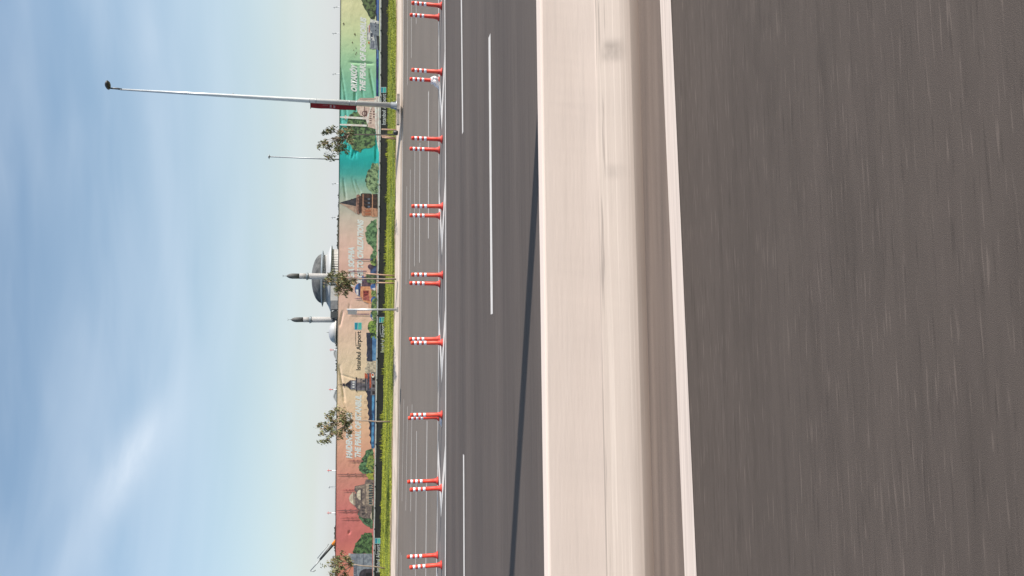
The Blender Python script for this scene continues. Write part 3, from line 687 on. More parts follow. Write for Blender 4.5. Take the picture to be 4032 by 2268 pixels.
# ferry
p = PR('printed_ferry', 4); wht, hull, win = ink((206,200,196), (172,170,172), 7), ink((122,126,136), (96,100,112), 5), ink((72,76,92), (50,54,68), 7)
p.poly([(1458,74),(1490,84),(1492,150),(1494,196),(1484,196),(1472,190),(1455,192),(1458,160),(1448,140),(1456,100)], hull); p.poly([(1457,74),(1491,84),(1491,94),(1458,88)], wht)
p.poly([(1446,104),(1456,92),(1458,158),(1444,158)], wht); p.rect(1447, 1449.5, 108, 156, win); p.poly([(1458,118),(1470,140),(1476,160),(1462,158)], wht); p.rect(1460, 1468, 130, 146, win); p.rect(1462, 1466, 150, 158, win)
p.poly([(1460,158),(1476,160),(1480,192),(1466,194),(1456,188)], ink((150,152,162), (120,122,134), 6)); p.rect(1463, 1466, 162, 188, win); p.rect(1470, 1473, 162, 188, win); p.poly([(1482,140),(1493,142),(1494,198),(1488,198)], ink((44,44,50)))
for v in (90, 104, 120): p.rect(1477, 1481, v-2.5, v+2.5, ink((50,52,60)))
p.rect(1452, 1456, 100, 128, ink((170,110,100))); p.rect(1450, 1455, 164, 172, ink((190,90,50)))
p.done()
# waterside mosque
p = PR('printed_waterside_mosque', 40); sto, std, wh2 = ink((206,182,170), (184,156,146), 5), ink((112,84,80), (84,60,58), 6), ink((222,208,202), (202,186,180), 5)
p.poly([(1481,386),(1420,386),(1404,396),(1402,420),(1408,440),(1418,455),(1440,462),(1452,470),(1450,486),(1447,500),(1478,508),(1482,520)], sto)
p.arch(1424, 1446, 447, 11, std); p.ell(1434, 447, 6, 6.5, ink((190,166,156)))
for v in range(430, 486, 9): p.rect(1455, 1463, v-2, v+2, std)
for v in (440, 450, 460): p.rect(1469, 1475, v-2.5, v+2.5, ink((90,46,42)))
p.poly([(1463,412),(1440,470),(1447,492),(1452,478),(1450,462),(1466,412)], wh2); p.rect(1434, 1437, 420, 462, std)
p.poly([(1474,380),(1478,500),(1484,560),(1492,600),(1494,380),(1492,380)], wh2); p.rect(1484, 1486, 384, 560, std); p.rect(1415, 1480, 386, 392, ink((176,150,140)))
p.poly([(1338,459),(1362,458),(1444,462),(1444,471),(1362,466),(1338,463)], wh2); p.rect(1358, 1364, 454, 469, sto); p.poly([(1338,488),(1362,488),(1444,491),(1444,499),(1362,495),(1338,493)], wh2)
p.done()
# domed basilica
p = PR('printed_domed_basilica', 30); bl_, br_, or_, rd, pk = ink((74,104,160), (52,76,124), 5), ink((98,72,84), (64,50,66), 6), ink((214,150,112), (190,124,92), 5), ink((150,66,62), (110,44,46), 6), ink((222,206,204), (196,180,186), 5)
p.rect(1458, 1483, 1018, 1100, ink((70,84,120), (48,56,88), 4)); p.ell(1460, 1050, 12, 10, br_); p.ell(1462, 1035, 5, 8, ink((190,160,130)))
p.ell(1419, 1140, 22, 26, bl_, True); p.poly([(1400,1140),(1404,1160),(1419,1166),(1421,1140)], pk); p.rect(1411, 1420, 1116, 1164, ink((64,70,100), (40,44,70), 8))
p.poly([(1426,1094),(1450,1084),(1462,1100),(1458,1130),(1424,1130)], br_); p.ell(1432, 1094, 8, 10, bl_, True)
p.poly([(1420,1128),(1462,1128),(1463,1190),(1458,1197),(1430,1186),(1424,1172),(1418,1166)], or_); p.rect(1430, 1452, 1144, 1174, rd)
for v in (1150, 1160, 1168):
    for u in (1434, 1443): p.rect(u, u+5, v-2, v+2, ink((78,30,34)))
p.poly([(1430,1170),(1452,1160),(1456,1184),(1430,1182)], ink((168,92,84), (140,74,70), 5)); p.rect(1450, 1470, 1196, 1216, ink((206,160,136)))
for (u, v, ru, rv) in ((1478,1130,20,14),(1480,1182,20,16),(1474,1242,16,17)): p.ell(u, v, ru, rv, bl_, True); p.poly([(u-ru*.75, v+rv*.45), (u-ru*.3, v+rv*.95), (u, v+rv), (u, v+rv*.2)], pk)
for (v, ua, ub) in ((1176,1394,1420),(1237,1370,1455),(1095,1368,1430),(1068,1366,1444),(1021,1394,1460)):
    mm = ink((140,112,120), (112,88,100), 5); p.poly([(ua, v), (ua+12, v-2), (ub, v-2.3), (ub, v+2.3), (ua+12, v+2)], mm); p.rect(ua+28, ua+31, v-3.4, v+3.4, mm)
p.done()
foliage([(1440,1092),(1444,1080),(1480,1082),(1482,1116),(1446,1112)], (112,126,80), (58,66,52), base=95, lumps=6)
foliage([(1462,1144),(1480,1142),(1482,1168),(1464,1166)], (140,152,90), (80,96,60), base=95, lumps=4, amp=2)
foliage([(1470,1176),(1462,1200),(1462,1228),(1470,1262),(1482,1262),(1483,1172)], (124,142,84), (60,80,60), base=95, lumps=8)
foliage([(1468,1018),(1458,1030),(1466,1044),(1480,1046),(1482,1016)], (132,150,84), (50,62,44), base=95, lumps=4)
# many domed mosque
p = PR('printed_domed_mosque', 30); be, gy, dg, lt = ink((168,148,132), (128,112,104), 6), ink((122,106,100), (92,80,80), 7), ink((78,68,72), (52,46,52), 6), ink((208,194,172), (180,164,146), 5)
p.poly([(1471,1884),(1440,1888),(1436,1906),(1398,1914),(1394,1930),(1404,1940),(1390,1950),(1378,1962),(1380,1976),(1396,1990),(1410,2010),(1412,2030),(1430,2040),(1469,2042)], gy)
p.poly([(1390,1936),(1378,1950),(1374,1962),(1378,1976),(1392,1988),(1391,1962)], lt); p.rect(1392, 1398, 1938, 1990, be); p.ell(1420, 1948, 16, 20, lt, True); p.rect(1420, 1424, 1926, 1970, dg); p.poly([(1400,1922),(1436,1922),(1436,1912),(1400,1915)], be)
p.ell(1436, 1932, 8, 10, be, True); p.ell(1436, 1976, 10, 12, be, True); p.ell(1418, 1996, 8, 9, be, True); p.ell(1445, 2010, 10, 10, be, True); p.ell(1468, 2032, 10, 16, lt, True)
p.rect(1440, 1470, 1905, 1990, be); p.rect(1455, 1468, 1880, 1905, gy)
for v in range(1912, 1990, 10): p.arch(1452, 1464, v, 3.3, ink((62,84,90), (40,56,62), 6))
for v in range(1905, 1960, 9): p.arch(1464, 1471, v, 3, dg)
for v in (1996, 2008, 2022): p.rect(1424, 1436, v-2, v+2, dg)
p.rect(1464, 1471, 1990, 2046, ink((74,76,60), (50,54,42), 6))
for (v, ua, ub, w, c) in ((1815,1366,1430,2.5,(150,102,96)),(1868,1322,1442,3.2,(150,104,96)),(1930,1342,1394,2.2,(170,100,96)),(2010,1322,1414,3.2,(146,96,94)),(2040,1336,1412,2.4,(168,98,94))):
    mm = ink(c, tuple(int(x*.88) for x in c), 6); p.poly([(ua, v), (ua+18, v-w*.7), (ub, v-w), (ub, v+w), (ua+18, v+w*.7)], mm)
    for k in (.38, .62, .85): uu = ua+(ub-ua)*k; p.rect(uu, uu+5, v-w*1.7, v+w*1.7, mm)
p.done()
# grey gate
p = PR('printed_gate', 4); g1_, g2_ = ink((136,140,150), (108,112,124), 5), ink((96,98,110), (76,78,90), 6)
p.poly([(1372,2180),(1376,2224),(1392,2230),(1392,2420),(1466,2420),(1466,2180)], g1_); p.rect(1404, 1407, 2182, 2224, g2_); p.rect(1430, 1432, 2182, 2230, g2_); p.rect(1400, 1405, 2226, 2420, g2_); p.rect(1372, 1380, 2178, 2186, ink((196,176,166)))
for k in range(9): p.rect(1394, 1399, 2228+k*9, 2233+k*9, g2_)
p.poly([(1465,2240),(1432,2240),(1420,2248),(1414,2262),(1414,2330),(1465,2330)], ink((72,62,70), (48,42,50), 5)); p.rect(1440, 1465, 2256, 2300, ink((34,28,34)))
p.done()
# birds
p = PR('printed_birds', 2); bd = ink((92,84,60))
for (u, v, s_) in ((1354,95,7),(1398,136,7),(1388,168,5),(1402,190,4),(1393,198,3),(1404,208,4),(1401,214,4),(1397,224,2)):
    p.poly([(u-s_*.7, v-s_*.2), (u, v-s_), (u+s_*.35, v), (u, v+s_), (u-s_*.3, v+s_*.1)], bd)
p.done()
# lettering
M_LET = mat('white_letter_ink', (.86, .85, .83), .6, var=.05)
M_LETD = mat('dark_letter_ink', (.045, .040, .038), .6, var=.2)
M_LETW = mat('skirt_letter_ink', (.56, .57, .58), .6, var=.1)
def lettering(txt, ub0, v0, ub1, v1, cap, m, name='lettering', off=.0, shear=0.0, depth=.12, capfrac=.73, y=-.16):
    cu = bpy.data.curves.new('t', 'FONT'); cu.body = txt; cu.size = 1; cu.offset = off; cu.resolution_u = 3
    to = bpy.data.objects.new('t', cu); COL.objects.link(to); bpy.context.view_layer.update()
    dg_ = bpy.context.evaluated_depsgraph_get(); me = bpy.data.meshes.new_from_object(to.evaluated_get(dg_)); bpy.data.objects.remove(to)
    xs_ = [v.co.x for v in me.vertices]; x0, x1 = min(xs_), max(xs_)
    (s0, t0), (s1, t1) = FL(ub0, v0), FL(ub1, v1); tc_ = FL(ub0-cap, v0)[1]; hcap = tc_-t0
    for v in me.vertices:
        k = (v.co.x-x0)/(x1-x0); h = v.co.y/.70*hcap
        v.co = (s0+(s1-s0)*k+h*shear, y, t0+(t1-t0)*k+h)
    me.materials.clear(); me.materials.append(m); me.name = name
    for pl in me.polygons: pl.material_index = 0
    me.update()
    if me.polygons and me.polygons[0].normal.y > 0: me.flip_normals()
    o = bpy.data.objects.new(name, me); COL.objects.link(o); o.parent = hoard; return o
BL = dict(off=.056, shear=.22)
LY = -.0028
lettering("MAIDEN'S TOWER", 1386, 1805, 1385, 1624, 22.5, M_LET, y=LY, **BL)
lettering("THE PEARL OF ISTANBUL", 1419, 1804, 1422, 1556, 21.5, M_LET, y=LY, **BL)
lettering("HAGIA SOPHIA", 1393.5, 1129, 1394, 973, 21.5, M_LET, y=LY, **BL)
lettering("HOME TO CIVILIZATIONS", 1428, 1127, 1430, 868, 21.5, M_LET, y=LY, **BL)
lettering("ORTAKÖY", 1404, 363, 1404.5, 256, 21.5, M_LET, y=LY, **BL)
lettering("THE PEARL OF BOSPHORUS", 1437.5, 363, 1441, 72, 21, M_LET, y=LY, **BL)
def logo(u0, u1, v0, v1, y):
    b = MB(); c = ((u0+u1)/2, (v0+v1)/2)
    def q(pts, mi, yy):
        P = [(*FL(a, d),) for a, d in pts]; P = [(s, yy, t) for s, t in P]
        ar = sum(P[i-1][0]*P[i][2]-P[i][0]*P[i-1][2] for i in range(len(P))); b.face(P if ar > 0 else P[::-1], mi)
    m_ = .06*(u1-u0)
    q([(u0, v0), (u1, v0), (u1, v1), (u0, v1)], 0, y); w = (u1-u0)
    q([(u0+m_, v0+m_), (u0+w*.46, v0+m_), (u0+w*.40, v1-m_), (u0+m_, v1-m_)], 1, y-.002)
    q([(u0+w*.52, v0+m_), (u1-m_, v0+m_), (u1-m_, v1-m_), (u0+w*.47, v1-m_)], 2, y-.002)
    return b.build('logo', [mat('logo_white', (.62, .66, .66), .5, var=.05), mat('logo_blue', lin((42,152,178)), .5, var=.2, scale=2), mat('logo_teal', lin((52,176,166)), .5, col2=lin((104,200,186)), scale=1.5)], hoard, local=True)
def swoosh(u, v0, v1, m, y):
    b = MB(); n = 8; P = []
    for k in range(n+1):
        t = k/n; P.append((u-3.2*math.sin(math.pi*(.15+.6*t))+2*t*0, v0+(v1-v0)*t))
    for (a, c), (d, e) in zip(P[:-1], P[1:]):
        q = [FL(a, c), FL(d, e), FL(d-1.6, e), FL(a-1.6, c)]; b.face([(s, y, t) for s, t in q])
    return b.build('logo_swoosh', m, hoard, local=True)
lettering('Istanbul Airport', 1419, 1457, 1421, 1304, 17.5, M_LETD, name='airport_lettering', off=.016, y=LY)
logo(1395, 1425, 1269, 1299, LY); swoosh(1404, 1364, 1306, M_LETD, LY)
for (ub0, v0, ub1, v1, lu, lv) in ((1513, 1387, 1514.5, 1275, 1492, 1248), (1518, 492, 1519.5, 370, 1499, 343), (1495.5, 2252, 1496, 2143, 1476, 2118)):
    lettering('Istanbul Airport', ub0, v0, ub1, v1, 14.5, M_LETW, name='airport_lettering', off=.022, y=-.012)
    logo(lu, lu+22, lv, lv+23, -.012); swoosh(ub1-14, v0+(v1-v0)*.62, v1+2, M_LETW, -.012)

# ---------------------------------------------------------------- street lamp by the kerb, with a red pennant
M_PENN = mat('red_pennant_cloth', (.30, .016, .020), .8, col2=(.20, .011, .015), scale=2, mapping=(1, 1, 3))
M_POLEM = mat('painted_pole', (.60, .62, .62), .35, .35, col2=(.48, .50, .51), scale=4, mapping=(6, 6, .6))
M_DKHEAD = mat('dark_lamp_head', (.025, .025, .028), .4, col2=(.04, .04, .04), scale=10)
M_FOUND = mat('foundation_concrete', (.36, .33, .30), .9, col2=(.25, .22, .2), scale=6)
lp = G(1562, 416, KZ+.05); LY_ = lp.y
tp = PY(473, 352, LY_)                       # where the shaft ends
lamp = empty('street_lamp', (lp.x, lp.y, KZ), 'tall grey tapered lamp post with red pennant, on the far kerb near photo top', 'street lamp')
b = MB(); b.tube([(lp.x, lp.y, KZ+.05), lp.lerp(tp, .33)+Vector((0,0,.0)), lp.lerp(tp, .66), tp], [.150, .125, .088, .046], seg=20); b.build('pole', M_POLEM, lamp)
hd = PY(426, 338, LY_); b = MB(); b.tube([tp-Vector((0,0,.1)), tp+Vector((.03, 0, .12)), hd-Vector((.12, 0, .12)), hd], [.05, .05, .04, .035]); b.build('arm', M_DKHEAD, lamp)
hd = PY(424, 335, LY_)
b = MB(); b.lathe([(.05, -.11), (.19, -.08), (.24, -.02), (.21, .04), (.11, .10), (.02, .12)], hd, seg=20, sx=.95, sy=1.3); hdo = b.build('lamp_head', M_DKHEAD, lamp)
b = MB(); b.lathe([(.15, -.12), (.15, -.06)], hd, seg=20, sx=.8, sy=1.1); b.build('lens', mat('lamp_lens', (.42, .42, .42), .3, var=.2), hdo)
b = MB(); b.box(lp.x-.3, lp.x+.3, lp.y-.3, lp.y+.3, KZ-.1, KZ+.05); b.box(lp.x-1.1, lp.x+.6, lp.y-.22, lp.y+.02, KZ-.1, KZ+.04); b.build('foundation', M_FOUND, lamp)
b = MB(); b.lathe([(.27, .05), (.27, .08), (.20, .09), (.185, .35)], (lp.x, lp.y, KZ), seg=20)
for k in range(4):
    a = math.pi/4+k*math.pi/2; c_, s_ = math.cos(a), math.sin(a); b.face([(lp.x+.17*c_, lp.y+.17*s_, KZ+.40), (lp.x+.26*c_, lp.y+.26*s_, KZ+.085), (lp.x+.17*c_, lp.y+.17*s_, KZ+.085)])
b.build('base_plate', M_GALV, lamp)
b = MB(); b.lathe([(.11, 0), (.13, .10), (.11, .22), (.03, .26)], (lp.x-1.55, lp.y-.1, KZ-.02), seg=10); o = b.build('cable_stub', M_DARK); tag(o, 'dark stub on the kerb beside the foundation of the tall street lamp', 'cable stub')
def on_pole(t): return lp.lerp(tp, t)
zt = lambda u: PY(u, 400, LY_).z
for u in (1219, 1244, 1376, 1403):
    z = zt(u); t = (z-lp.z)/(tp.z-lp.z); c = on_pole(t); b = MB(); rr = .150-.09*t+.010; b.lathe([(rr, -.02), (rr, .02)], c, seg=20); b.build('pole_clamp', M_GALV, lamp)
pen = MB()
z0, z1 = zt(1403), zt(1221); nseg = 26
dirv = Vector((-.80, .60, 0)).normalized()
for i in range(nseg+1):
    z = z0+(z1-z0)*i/nseg; t = (z-lp.z)/(tp.z-lp.z); c = on_pole(t)
    for j in range(5):
        w = .10+.30*j/4; yy = .03*math.sin(i*.5+j*.9)*(j/4)
        p = c+dirv*w; pen.v.append((p.x, p.y+yy, z))
for i in range(nseg):
    for j in range(4): a = i*5+j; pen.f.append((a, a+1, a+6, a+5)); pen.m.append(1 if (12 <= i <= 12 or i == 14) and j in (1, 2) else (2 if 16 <= i <= 18 and j == 1 else 0)); pen.sm.append(True)
pn = empty('pennant', (lp.x, lp.y, z0), 'narrow dark red pennant with small pale marks hanging on the tall street lamp', 'pennant')
pen.build('cloth', [M_PENN, mat('pennant_mark', (.55, .42, .42), .8, col2=(.30, .12, .13), scale=22), mat('pennant_mark_faint', (.40, .10, .10), .8, var=.3, scale=20)], pn)
for z in (z0+.02, z1-.02):
    t = (z-lp.z)/(tp.z-lp.z); c = on_pole(t); b = MB(); b.tube([c, c+dirv*.45], .018, 6); b.build('bracket', M_DARK, pn)

# ---------------------------------------------------------------- sign post seen from its edge
sp_ = G(1562, 1219, KZ+.03); stp = PY(1366, 1219, sp_.y)
sg = empty('sign_post', (sp_.x, sp_.y, KZ), 'slim pale grey sign post seen edge on, at the far kerb between two young trees', 'sign post')
b = MB(); b.tube([sp_-Vector((0,0,.05)), stp], [.052, .046], 12); b.build('post', M_POLEM, sg)
M_SGN = mat('sign_back', (.62, .63, .63), .4, .3, var=.12, scale=3)
zs = PY(1405, 1225, sp_.y).z; b = MB(); cx = stp.x; b.v = []
for (x0, y0), (x1, y1) in (((cx-.06, sp_.y), (cx-.20, sp_.y+.75)),):
    n_ = Vector((y1-y0, -(x1-x0), 0)).normalized()*.008
    A = [Vector((x0, y0, zs)), Vector((x1, y1, zs)), Vector((x1, y1, stp.z-.05)), Vector((x0, y0, stp.z-.05))]
    F_, B_ = [a+n_ for a in A], [a-n_ for a in A]; b.face(F_); b.face(B_[::-1])
    for i in range(4): b.face([F_[i], F_[i-1], B_[i-1], B_[i]])
b.build('sign_panel', M_SGN, sg)
b = MB(); b.box(sp_.x-.12, sp_.x+.12, sp_.y-.12, sp_.y+.12, KZ-.05, KZ+.04); b.build('foot', M_FOUND, sg)

# ---------------------------------------------------------------- young staked trees
M_TRUNK = mat('young_bark', (.34, .27, .22), .9, col2=(.22, .17, .13), scale=20, mapping=(3, 3, .5))
M_STAKE = mat('stake_wood', (.48, .31, .22), .85, col2=(.36, .22, .15), scale=12, mapping=(4, 4, .5))
M_LEAF = mat('leaf_olive', (.20, .205, .075), .6, col2=(.070, .085, .030), scale=5, lo=.42, hi=.6)
M_LEAF2 = mat('leaf_rust', (.30, .18, .085), .6, col2=(.16, .13, .055), scale=5)
def young_tree(ub, vb, crown, stakes, label, seed, rust=.25, ltop=None, n_leaf=1500, depth=1.0):
    """crown: list of (u, v, ru, rv) clusters measured in the photo; each becomes a cluster of hanging leaves round its own limb"""
    rnd = random.Random(seed)
    d0 = G(ub, vb, .4); Y = d0.y; z0 = bank_z(d0.x, Y)-.02
    root = empty('young_tree', (d0.x, Y, z0), label, 'tree', 'young staked trees on the grass bank')
    b = MB(); top = PY(crown[0][0], crown[0][1], Y)
    fork = PY(ltop[0], ltop[1], Y) if ltop else d0.lerp(top, .6)
    kink = rnd.uniform(-.03, .03)
    tr = [Vector((d0.x, Y, z0)), Vector((d0.x, Y, z0)).lerp(fork, .35)+Vector((kink, 0, 0)), Vector((d0.x, Y, z0)).lerp(fork, .7)-Vector((kink*.7, .02, 0)), fork]
    b.tube(tr, [.048, .040, .036, .030], 8)
    leaves = MB(); tot = sum(c[2]*c[3] for c in crown)
    for (u, v, ru, rv) in crown:
        dy = rnd.uniform(-.7, .7)*depth; c = PY(u, v, Y+dy); m_ = Y/FPX
        mid = fork.lerp(c, .5)+Vector((rnd.uniform(-.08, .08), 0, .10)); b.tube([fork, mid, c+Vector((0, 0, ru*m_*.5))], [.022, .014, .005], 6)
        nsp = max(3, int(ru*rv/110))
        for q in range(nsp):      # twigs
            a, bb_, cc = rnd.gauss(0, .5), rnd.gauss(0, .5), rnd.gauss(0, .5)
            e = c+Vector((a*rv*m_, bb_*rv*m_*1.2, cc*ru*m_)); s_ = mid.lerp(c, rnd.uniform(.3, 1))
            b.tube([s_, s_.lerp(e, .5)+Vector((0, 0, .06)), e], [.009, .006, .003], 4)
            nl = int(.62*n_leaf*ru*rv/tot/nsp)
            for k in range(nl):
                t = rnd.uniform(.25, 1.1); p = s_.lerp(e, t)+Vector((rnd.gauss(0, .07), rnd.gauss(0, .07), rnd.gauss(0, .07)))
                L_ = rnd.uniform(.11, .24); w = L_*rnd.uniform(.13, .2)
                # leaves hang and are blown a little to the left
                dr = Vector((rnd.gauss(-.45, .45), rnd.gauss(0, .5), rnd.gauss(-.9, .4))).normalized()
                sd_ = dr.cross(Vector((rnd.gauss(0, 1), rnd.gauss(0, 1), rnd.gauss(0, 1)))).normalized()*w
                leaves.face([p, p+dr*L_*.45+sd_, p+dr*L_, p+dr*L_*.5-sd_], 1 if rnd.random() < rust else 0)
    b.build('trunk', M_TRUNK, root); leaves.build('crown', [M_LEAF, M_LEAF2], root)
    for (u0, v0, u1, v1) in stakes:
        p = G(u1, v1, .4); z = bank_z(p.x, p.y)-.03; t_ = PY(u0, v0, p.y); b = MB()
        b.tube([(p.x, p.y, z), t_], [.045, .042], 7); b.build('stake', M_STAKE, root)
    if stakes:
        u0, v0, u1, v1 = stakes[0]; u2, v2 = stakes[-1][0], stakes[-1][1]
        a, c = PY(u0+8, v0, Y), PY(u2+8, v2, Y); b = MB(); b.tube([a, c], .012, 5); b.build('tie', M_DARK, root)
    return root
young_tree(1556, 529, [(1290,512,26,16),(1306,500,18,10),(1330,515,22,18),(1262,560,22,14),(1250,572,14,10),(1290,578,18,12),(1312,560,20,14),(1318,595,22,14),(1338,585,20,18),(1348,572,16,14),(1285,615,16,10),(1300,628,12,10),(1365,540,22,18),(1385,525,20,14),(1372,560,16,10),(1330,548,18,12),(1352,505,14,10)],
  [(1502,510,1554,511),(1500,535,1552,543),(1504,541,1553,548)], 'sparse young tree with drooping dark leaves and wooden stakes, beside the tall street lamp', 3, .25, (1372,531), 1700)
young_tree(1550, 1099, [(1300,1080,22,14),(1322,1070,18,12),(1285,1105,18,14),(1312,1110,24,18),(1340,1095,24,20),(1335,1130,22,16),(1358,1120,22,14),(1312,1140,16,12),(1370,1140,16,10),(1350,1155,16,10),(1378,1105,14,12),(1325,1155,12,8),(1350,1072,12,8)],
  [(1440,1078,1547,1086),(1482,1113,1546,1115)], 'bushy young tree between stakes, standing in front of the minaret nearer the photo top', 9, .35, (1405,1098), 1900)
young_tree(1537, 1660, [(1250,1676,18,14),(1268,1690,18,14),(1285,1650,22,14),(1300,1625,18,12),(1318,1612,16,10),(1345,1625,22,14),(1365,1632,16,10),(1290,1680,22,18),(1310,1665,24,20),(1340,1660,24,18),(1350,1690,22,14),(1365,1705,18,10),(1312,1705,20,14),(1290,1715,18,12),(1265,1740,16,10),(1285,1738,14,10),(1335,1715,16,10),(1362,1665,18,14),(1255,1712,12,8)],
  [], 'broad young tree with a single bare trunk, over the lettering on the sand coloured banner', 14, .3, (1392,1656), 2100)
young_tree(1523, 2238, [(1345,2170,10,8),(1320,2190,16,10),(1300,2205,18,12),(1290,2225,16,12),(1315,2225,18,14),(1340,2205,18,12),(1355,2190,14,8),(1372,2215,16,12),(1345,2235,18,12),(1320,2250,18,14),(1295,2262,18,14),(1350,2265,16,14),(1325,2290,20,16),(1300,2310,18,14),(1370,2200,12,8),(1360,2290,16,14)],
  [], 'young tree cut by the photo bottom edge, with thin leaning trunk before the red banner', 22, .3, (1390,2222), 1700)

# ---------------------------------------------------------------- far light mast rising behind the hoarding
def mast_thing(name, label, u0, v0, u1, v1, Y, r0, r1, m, headfn=None, cat='light mast', group=None):
    t = PY(u0, v0, Y); bse = Vector((PY(u1, v1, Y).x, Y, 0)); bse.x = bse.x+(bse.x-t.x)*.15
    root = empty(name, bse, label, cat, group); b = MB(); b.tube([bse, t], [r0, r1], 8); b.build('pole', m, root)
    if headfn: headfn(root, t)
    return root
M_GREYM = mat('grey_mast', (.33, .35, .37), .5, .4, var=.2)
M_WHITEM = mat('white_mast', (.72, .72, .72), .5, var=.1)
M_REDM = mat('red_mast', (.52, .05, .05), .5, var=.15)
def head1(root, t):
    b = MB(); b.lathe([(.1, -.1), (.42, 0), (.1, .18)], t, seg=10); b.build('lamp_head', M_GREYM, root)
mast_thing('light_mast', 'thin grey light mast rising far behind the teal part of the hoarding', 1060, 617, 1334, 627, 130, .16, .09, M_GREYM, head1)
# small red and white beacon masts on the skyline
wm = ['topmost small beacon mast, over the pale yellow banner', 'second small beacon mast from the photo top, over yellow banner', 'small beacon mast over the green banner before the tall lamp',
  'small beacon mast over the grey green banner, below the grey light mast', 'small beacon mast on the skyline beside the far wood', 'small beacon mast by the white canopy roof beside the small dome',
  'small beacon mast on the peaked white roof', 'small red and white beacon mast over the salmon banner', 'small twin legged grey mast over the salmon banner', 'small red and white beacon mast over the red banner']
SM = [(1315,28),(1311,131),(1310.5,291),(1309.5,723),(1307.5,856),(1301.5,1378),(1298.5,1534),(1292,1853),(1296,1918),(1291,2020)]
for (u, v), lb in zip(SM, wm):
    Y = 220; t = PY(u, v, Y); mid = PY(u+14, v, Y); bse = Vector((mid.x, Y, 0))
    root = empty('beacon_mast', bse, lb, 'mast', 'small beacon masts on the skyline')
    if 'twin' in lb:
        b = MB()
        for dx in (-.25, .25): b.tube([bse+Vector((dx*2, 0, 0)), t+Vector((dx*.5, 0, 0))], .07, 6)
        b.tube([t+Vector((-.3, 0, 0)), t+Vector((.3, 0, 0))], .1, 6); b.build('pole', M_GREYM, root); continue
    b = MB(); b.tube([bse, mid], .10, 8); b.build('lower_pole', M_WHITEM, root)
    b = MB(); b.tube([mid, t], .10, 8); b.build('upper_pole', M_REDM if v > 1000 else M_GREYM, root)
    b = MB(); b.tube([t+Vector((-.45, 0, -.1)), t+Vector((.45, 0, -.1))], .05, 6); b.tube([t+Vector((0, 0, -.3)), t+Vector((0, 0, .25))], .09, 6); b.build('cross_arm', M_GREYM if v < 1000 else M_REDM, root)

# ---------------------------------------------------------------- crane boom behind the hoarding
cb, ct = PY(1322, 2131, 95), PY(1222, 2248, 95)
crane = empty('crane', (cb.x, 95, 0), 'mobile crane jib slanting up from behind the red banner, orange foot and black boom', 'crane')
dv = (ct-cb); foot = cb-dv*.9; foot.z = max(foot.z, 1.6)
M_ORG = mat('crane_orange', (.80, .26, .03), .5, var=.15); M_BLK = mat('crane_black', (.02, .02, .022), .5, col2=(.05, .05, .05), scale=6)
b = MB(); b.tube([foot, cb+dv*.12], [.28, .20], 8); b.build('lower_boom', M_ORG, crane)
b = MB(); b.tube([cb+dv*.11, cb+dv*.62], [.18, .13], 8); b.build('boom', M_BLK, crane)
b = MB(); b.tube([cb+dv*.61, ct], [.10, .05], 8); b.tube([ct, ct+Vector((-.08, 0, -.35)), ct+Vector((.05, 0, -.6))], [.06, .07, .05], 6); b.build('jib', M_GREYM, crane)
b = MB(); b.tube([cb+dv*.15+Vector((.20, 0, .38)), cb+dv*.62+Vector((.16, 0, .30))], .05, 6); b.build('cable_guide', M_GREYM, crane)
b = MB(); fx = foot.x; b.box(fx-1.5, fx+1.5, 93.5, 96.5, 1.0, 1.9); b.build('turntable', M_ORG, crane)
b = MB(); b.box(fx-4, fx+4, 93.7, 96.3, .5, 1.0)
for wx in (-3, -1.5, 1.5, 3):
    for wy in (93.9, 96.1): b.tube([(fx+wx, wy-.2, .5), (fx+wx, wy+.2, .5)], .5, 14)
b.build('carrier', M_BLK, crane)

# ---------------------------------------------------------------- mosque on the skyline
MY = 600.0; mpp = MY/FPX/math.cos(PITCH)*1.0
def HZ(u, v=1097): return PY(u, v, MY).z
def WX(v, u=1300): return PY(u, v, MY).x
M_DOME = mat('dome_metal', (.15, .152, .15), .85, 0, spec=.2, col2=(.06, .062, .064), scale=.2)
M_CORN = mat('cornice_metal', (.27, .31, .34), .45, .2, var=.15, scale=.3)
M_MWH = mat('mosque_white_stone', (.50, .485, .47), .8, var=.1, scale=.2)
M_MGL = mat('mosque_dark_glass', (.07, .075, .08), .25, var=.3, scale=.3)
M_MROOF = mat('mosque_roof_sheet', (.40, .41, .42), .5, var=.12, scale=.3)
cx = WX(1097); k = (WX(987)-WX(1207))/220.0
mosq = empty('mosque', (cx, MY, 0), 'large domed mosque with ribbed drum and stepped eaves rising behind the pink banner', 'mosque')
zr, ap = HZ(1268), HZ(1227)
b = MB(); Rr = 96*k; prof = [(Rr*math.sin(math.pi/2*(1-i/14)), zr+(ap-zr)*math.cos(math.pi/2*(1-i/14))) for i in range(14)]+[(.3, ap)]
b.lathe(prof, (cx, MY, 0), 64); dome = b.build('dome', M_DOME, mosq)
for a0_ in (math.radians(-118), math.radians(62), math.radians(-30), math.radians(150)):
    pts = []
    for i in range(13):
        t = i/12; rr = Rr*math.sin(math.pi/2*t)*1.005+.1; zz = zr+(ap-zr)*math.cos(math.pi/2*t)+.15; a = a0_+.35*t
        pts.append((cx+rr*math.cos(a), MY+rr*math.sin(a), zz))
    b = MB(); b.tube(pts, [.5]*13, 6); b.build('dome_rib', M_CORN, dome)
b = MB(); b.lathe([(92*k, HZ(1276)), (110*k, HZ(1271.5)), (110*k, HZ(1270)), (98*k, HZ(1266.5)), (90*k, HZ(1266))], (cx, MY, 0), 64); b.build('upper_cornice', M_CORN, mosq)
b = MB(); b.lathe([(88*k, HZ(1288)), (88*k, HZ(1275))], (cx, MY, 0), 64, 0, False)
b.build('upper_drum_glass', M_MGL, mosq)
b = MB()
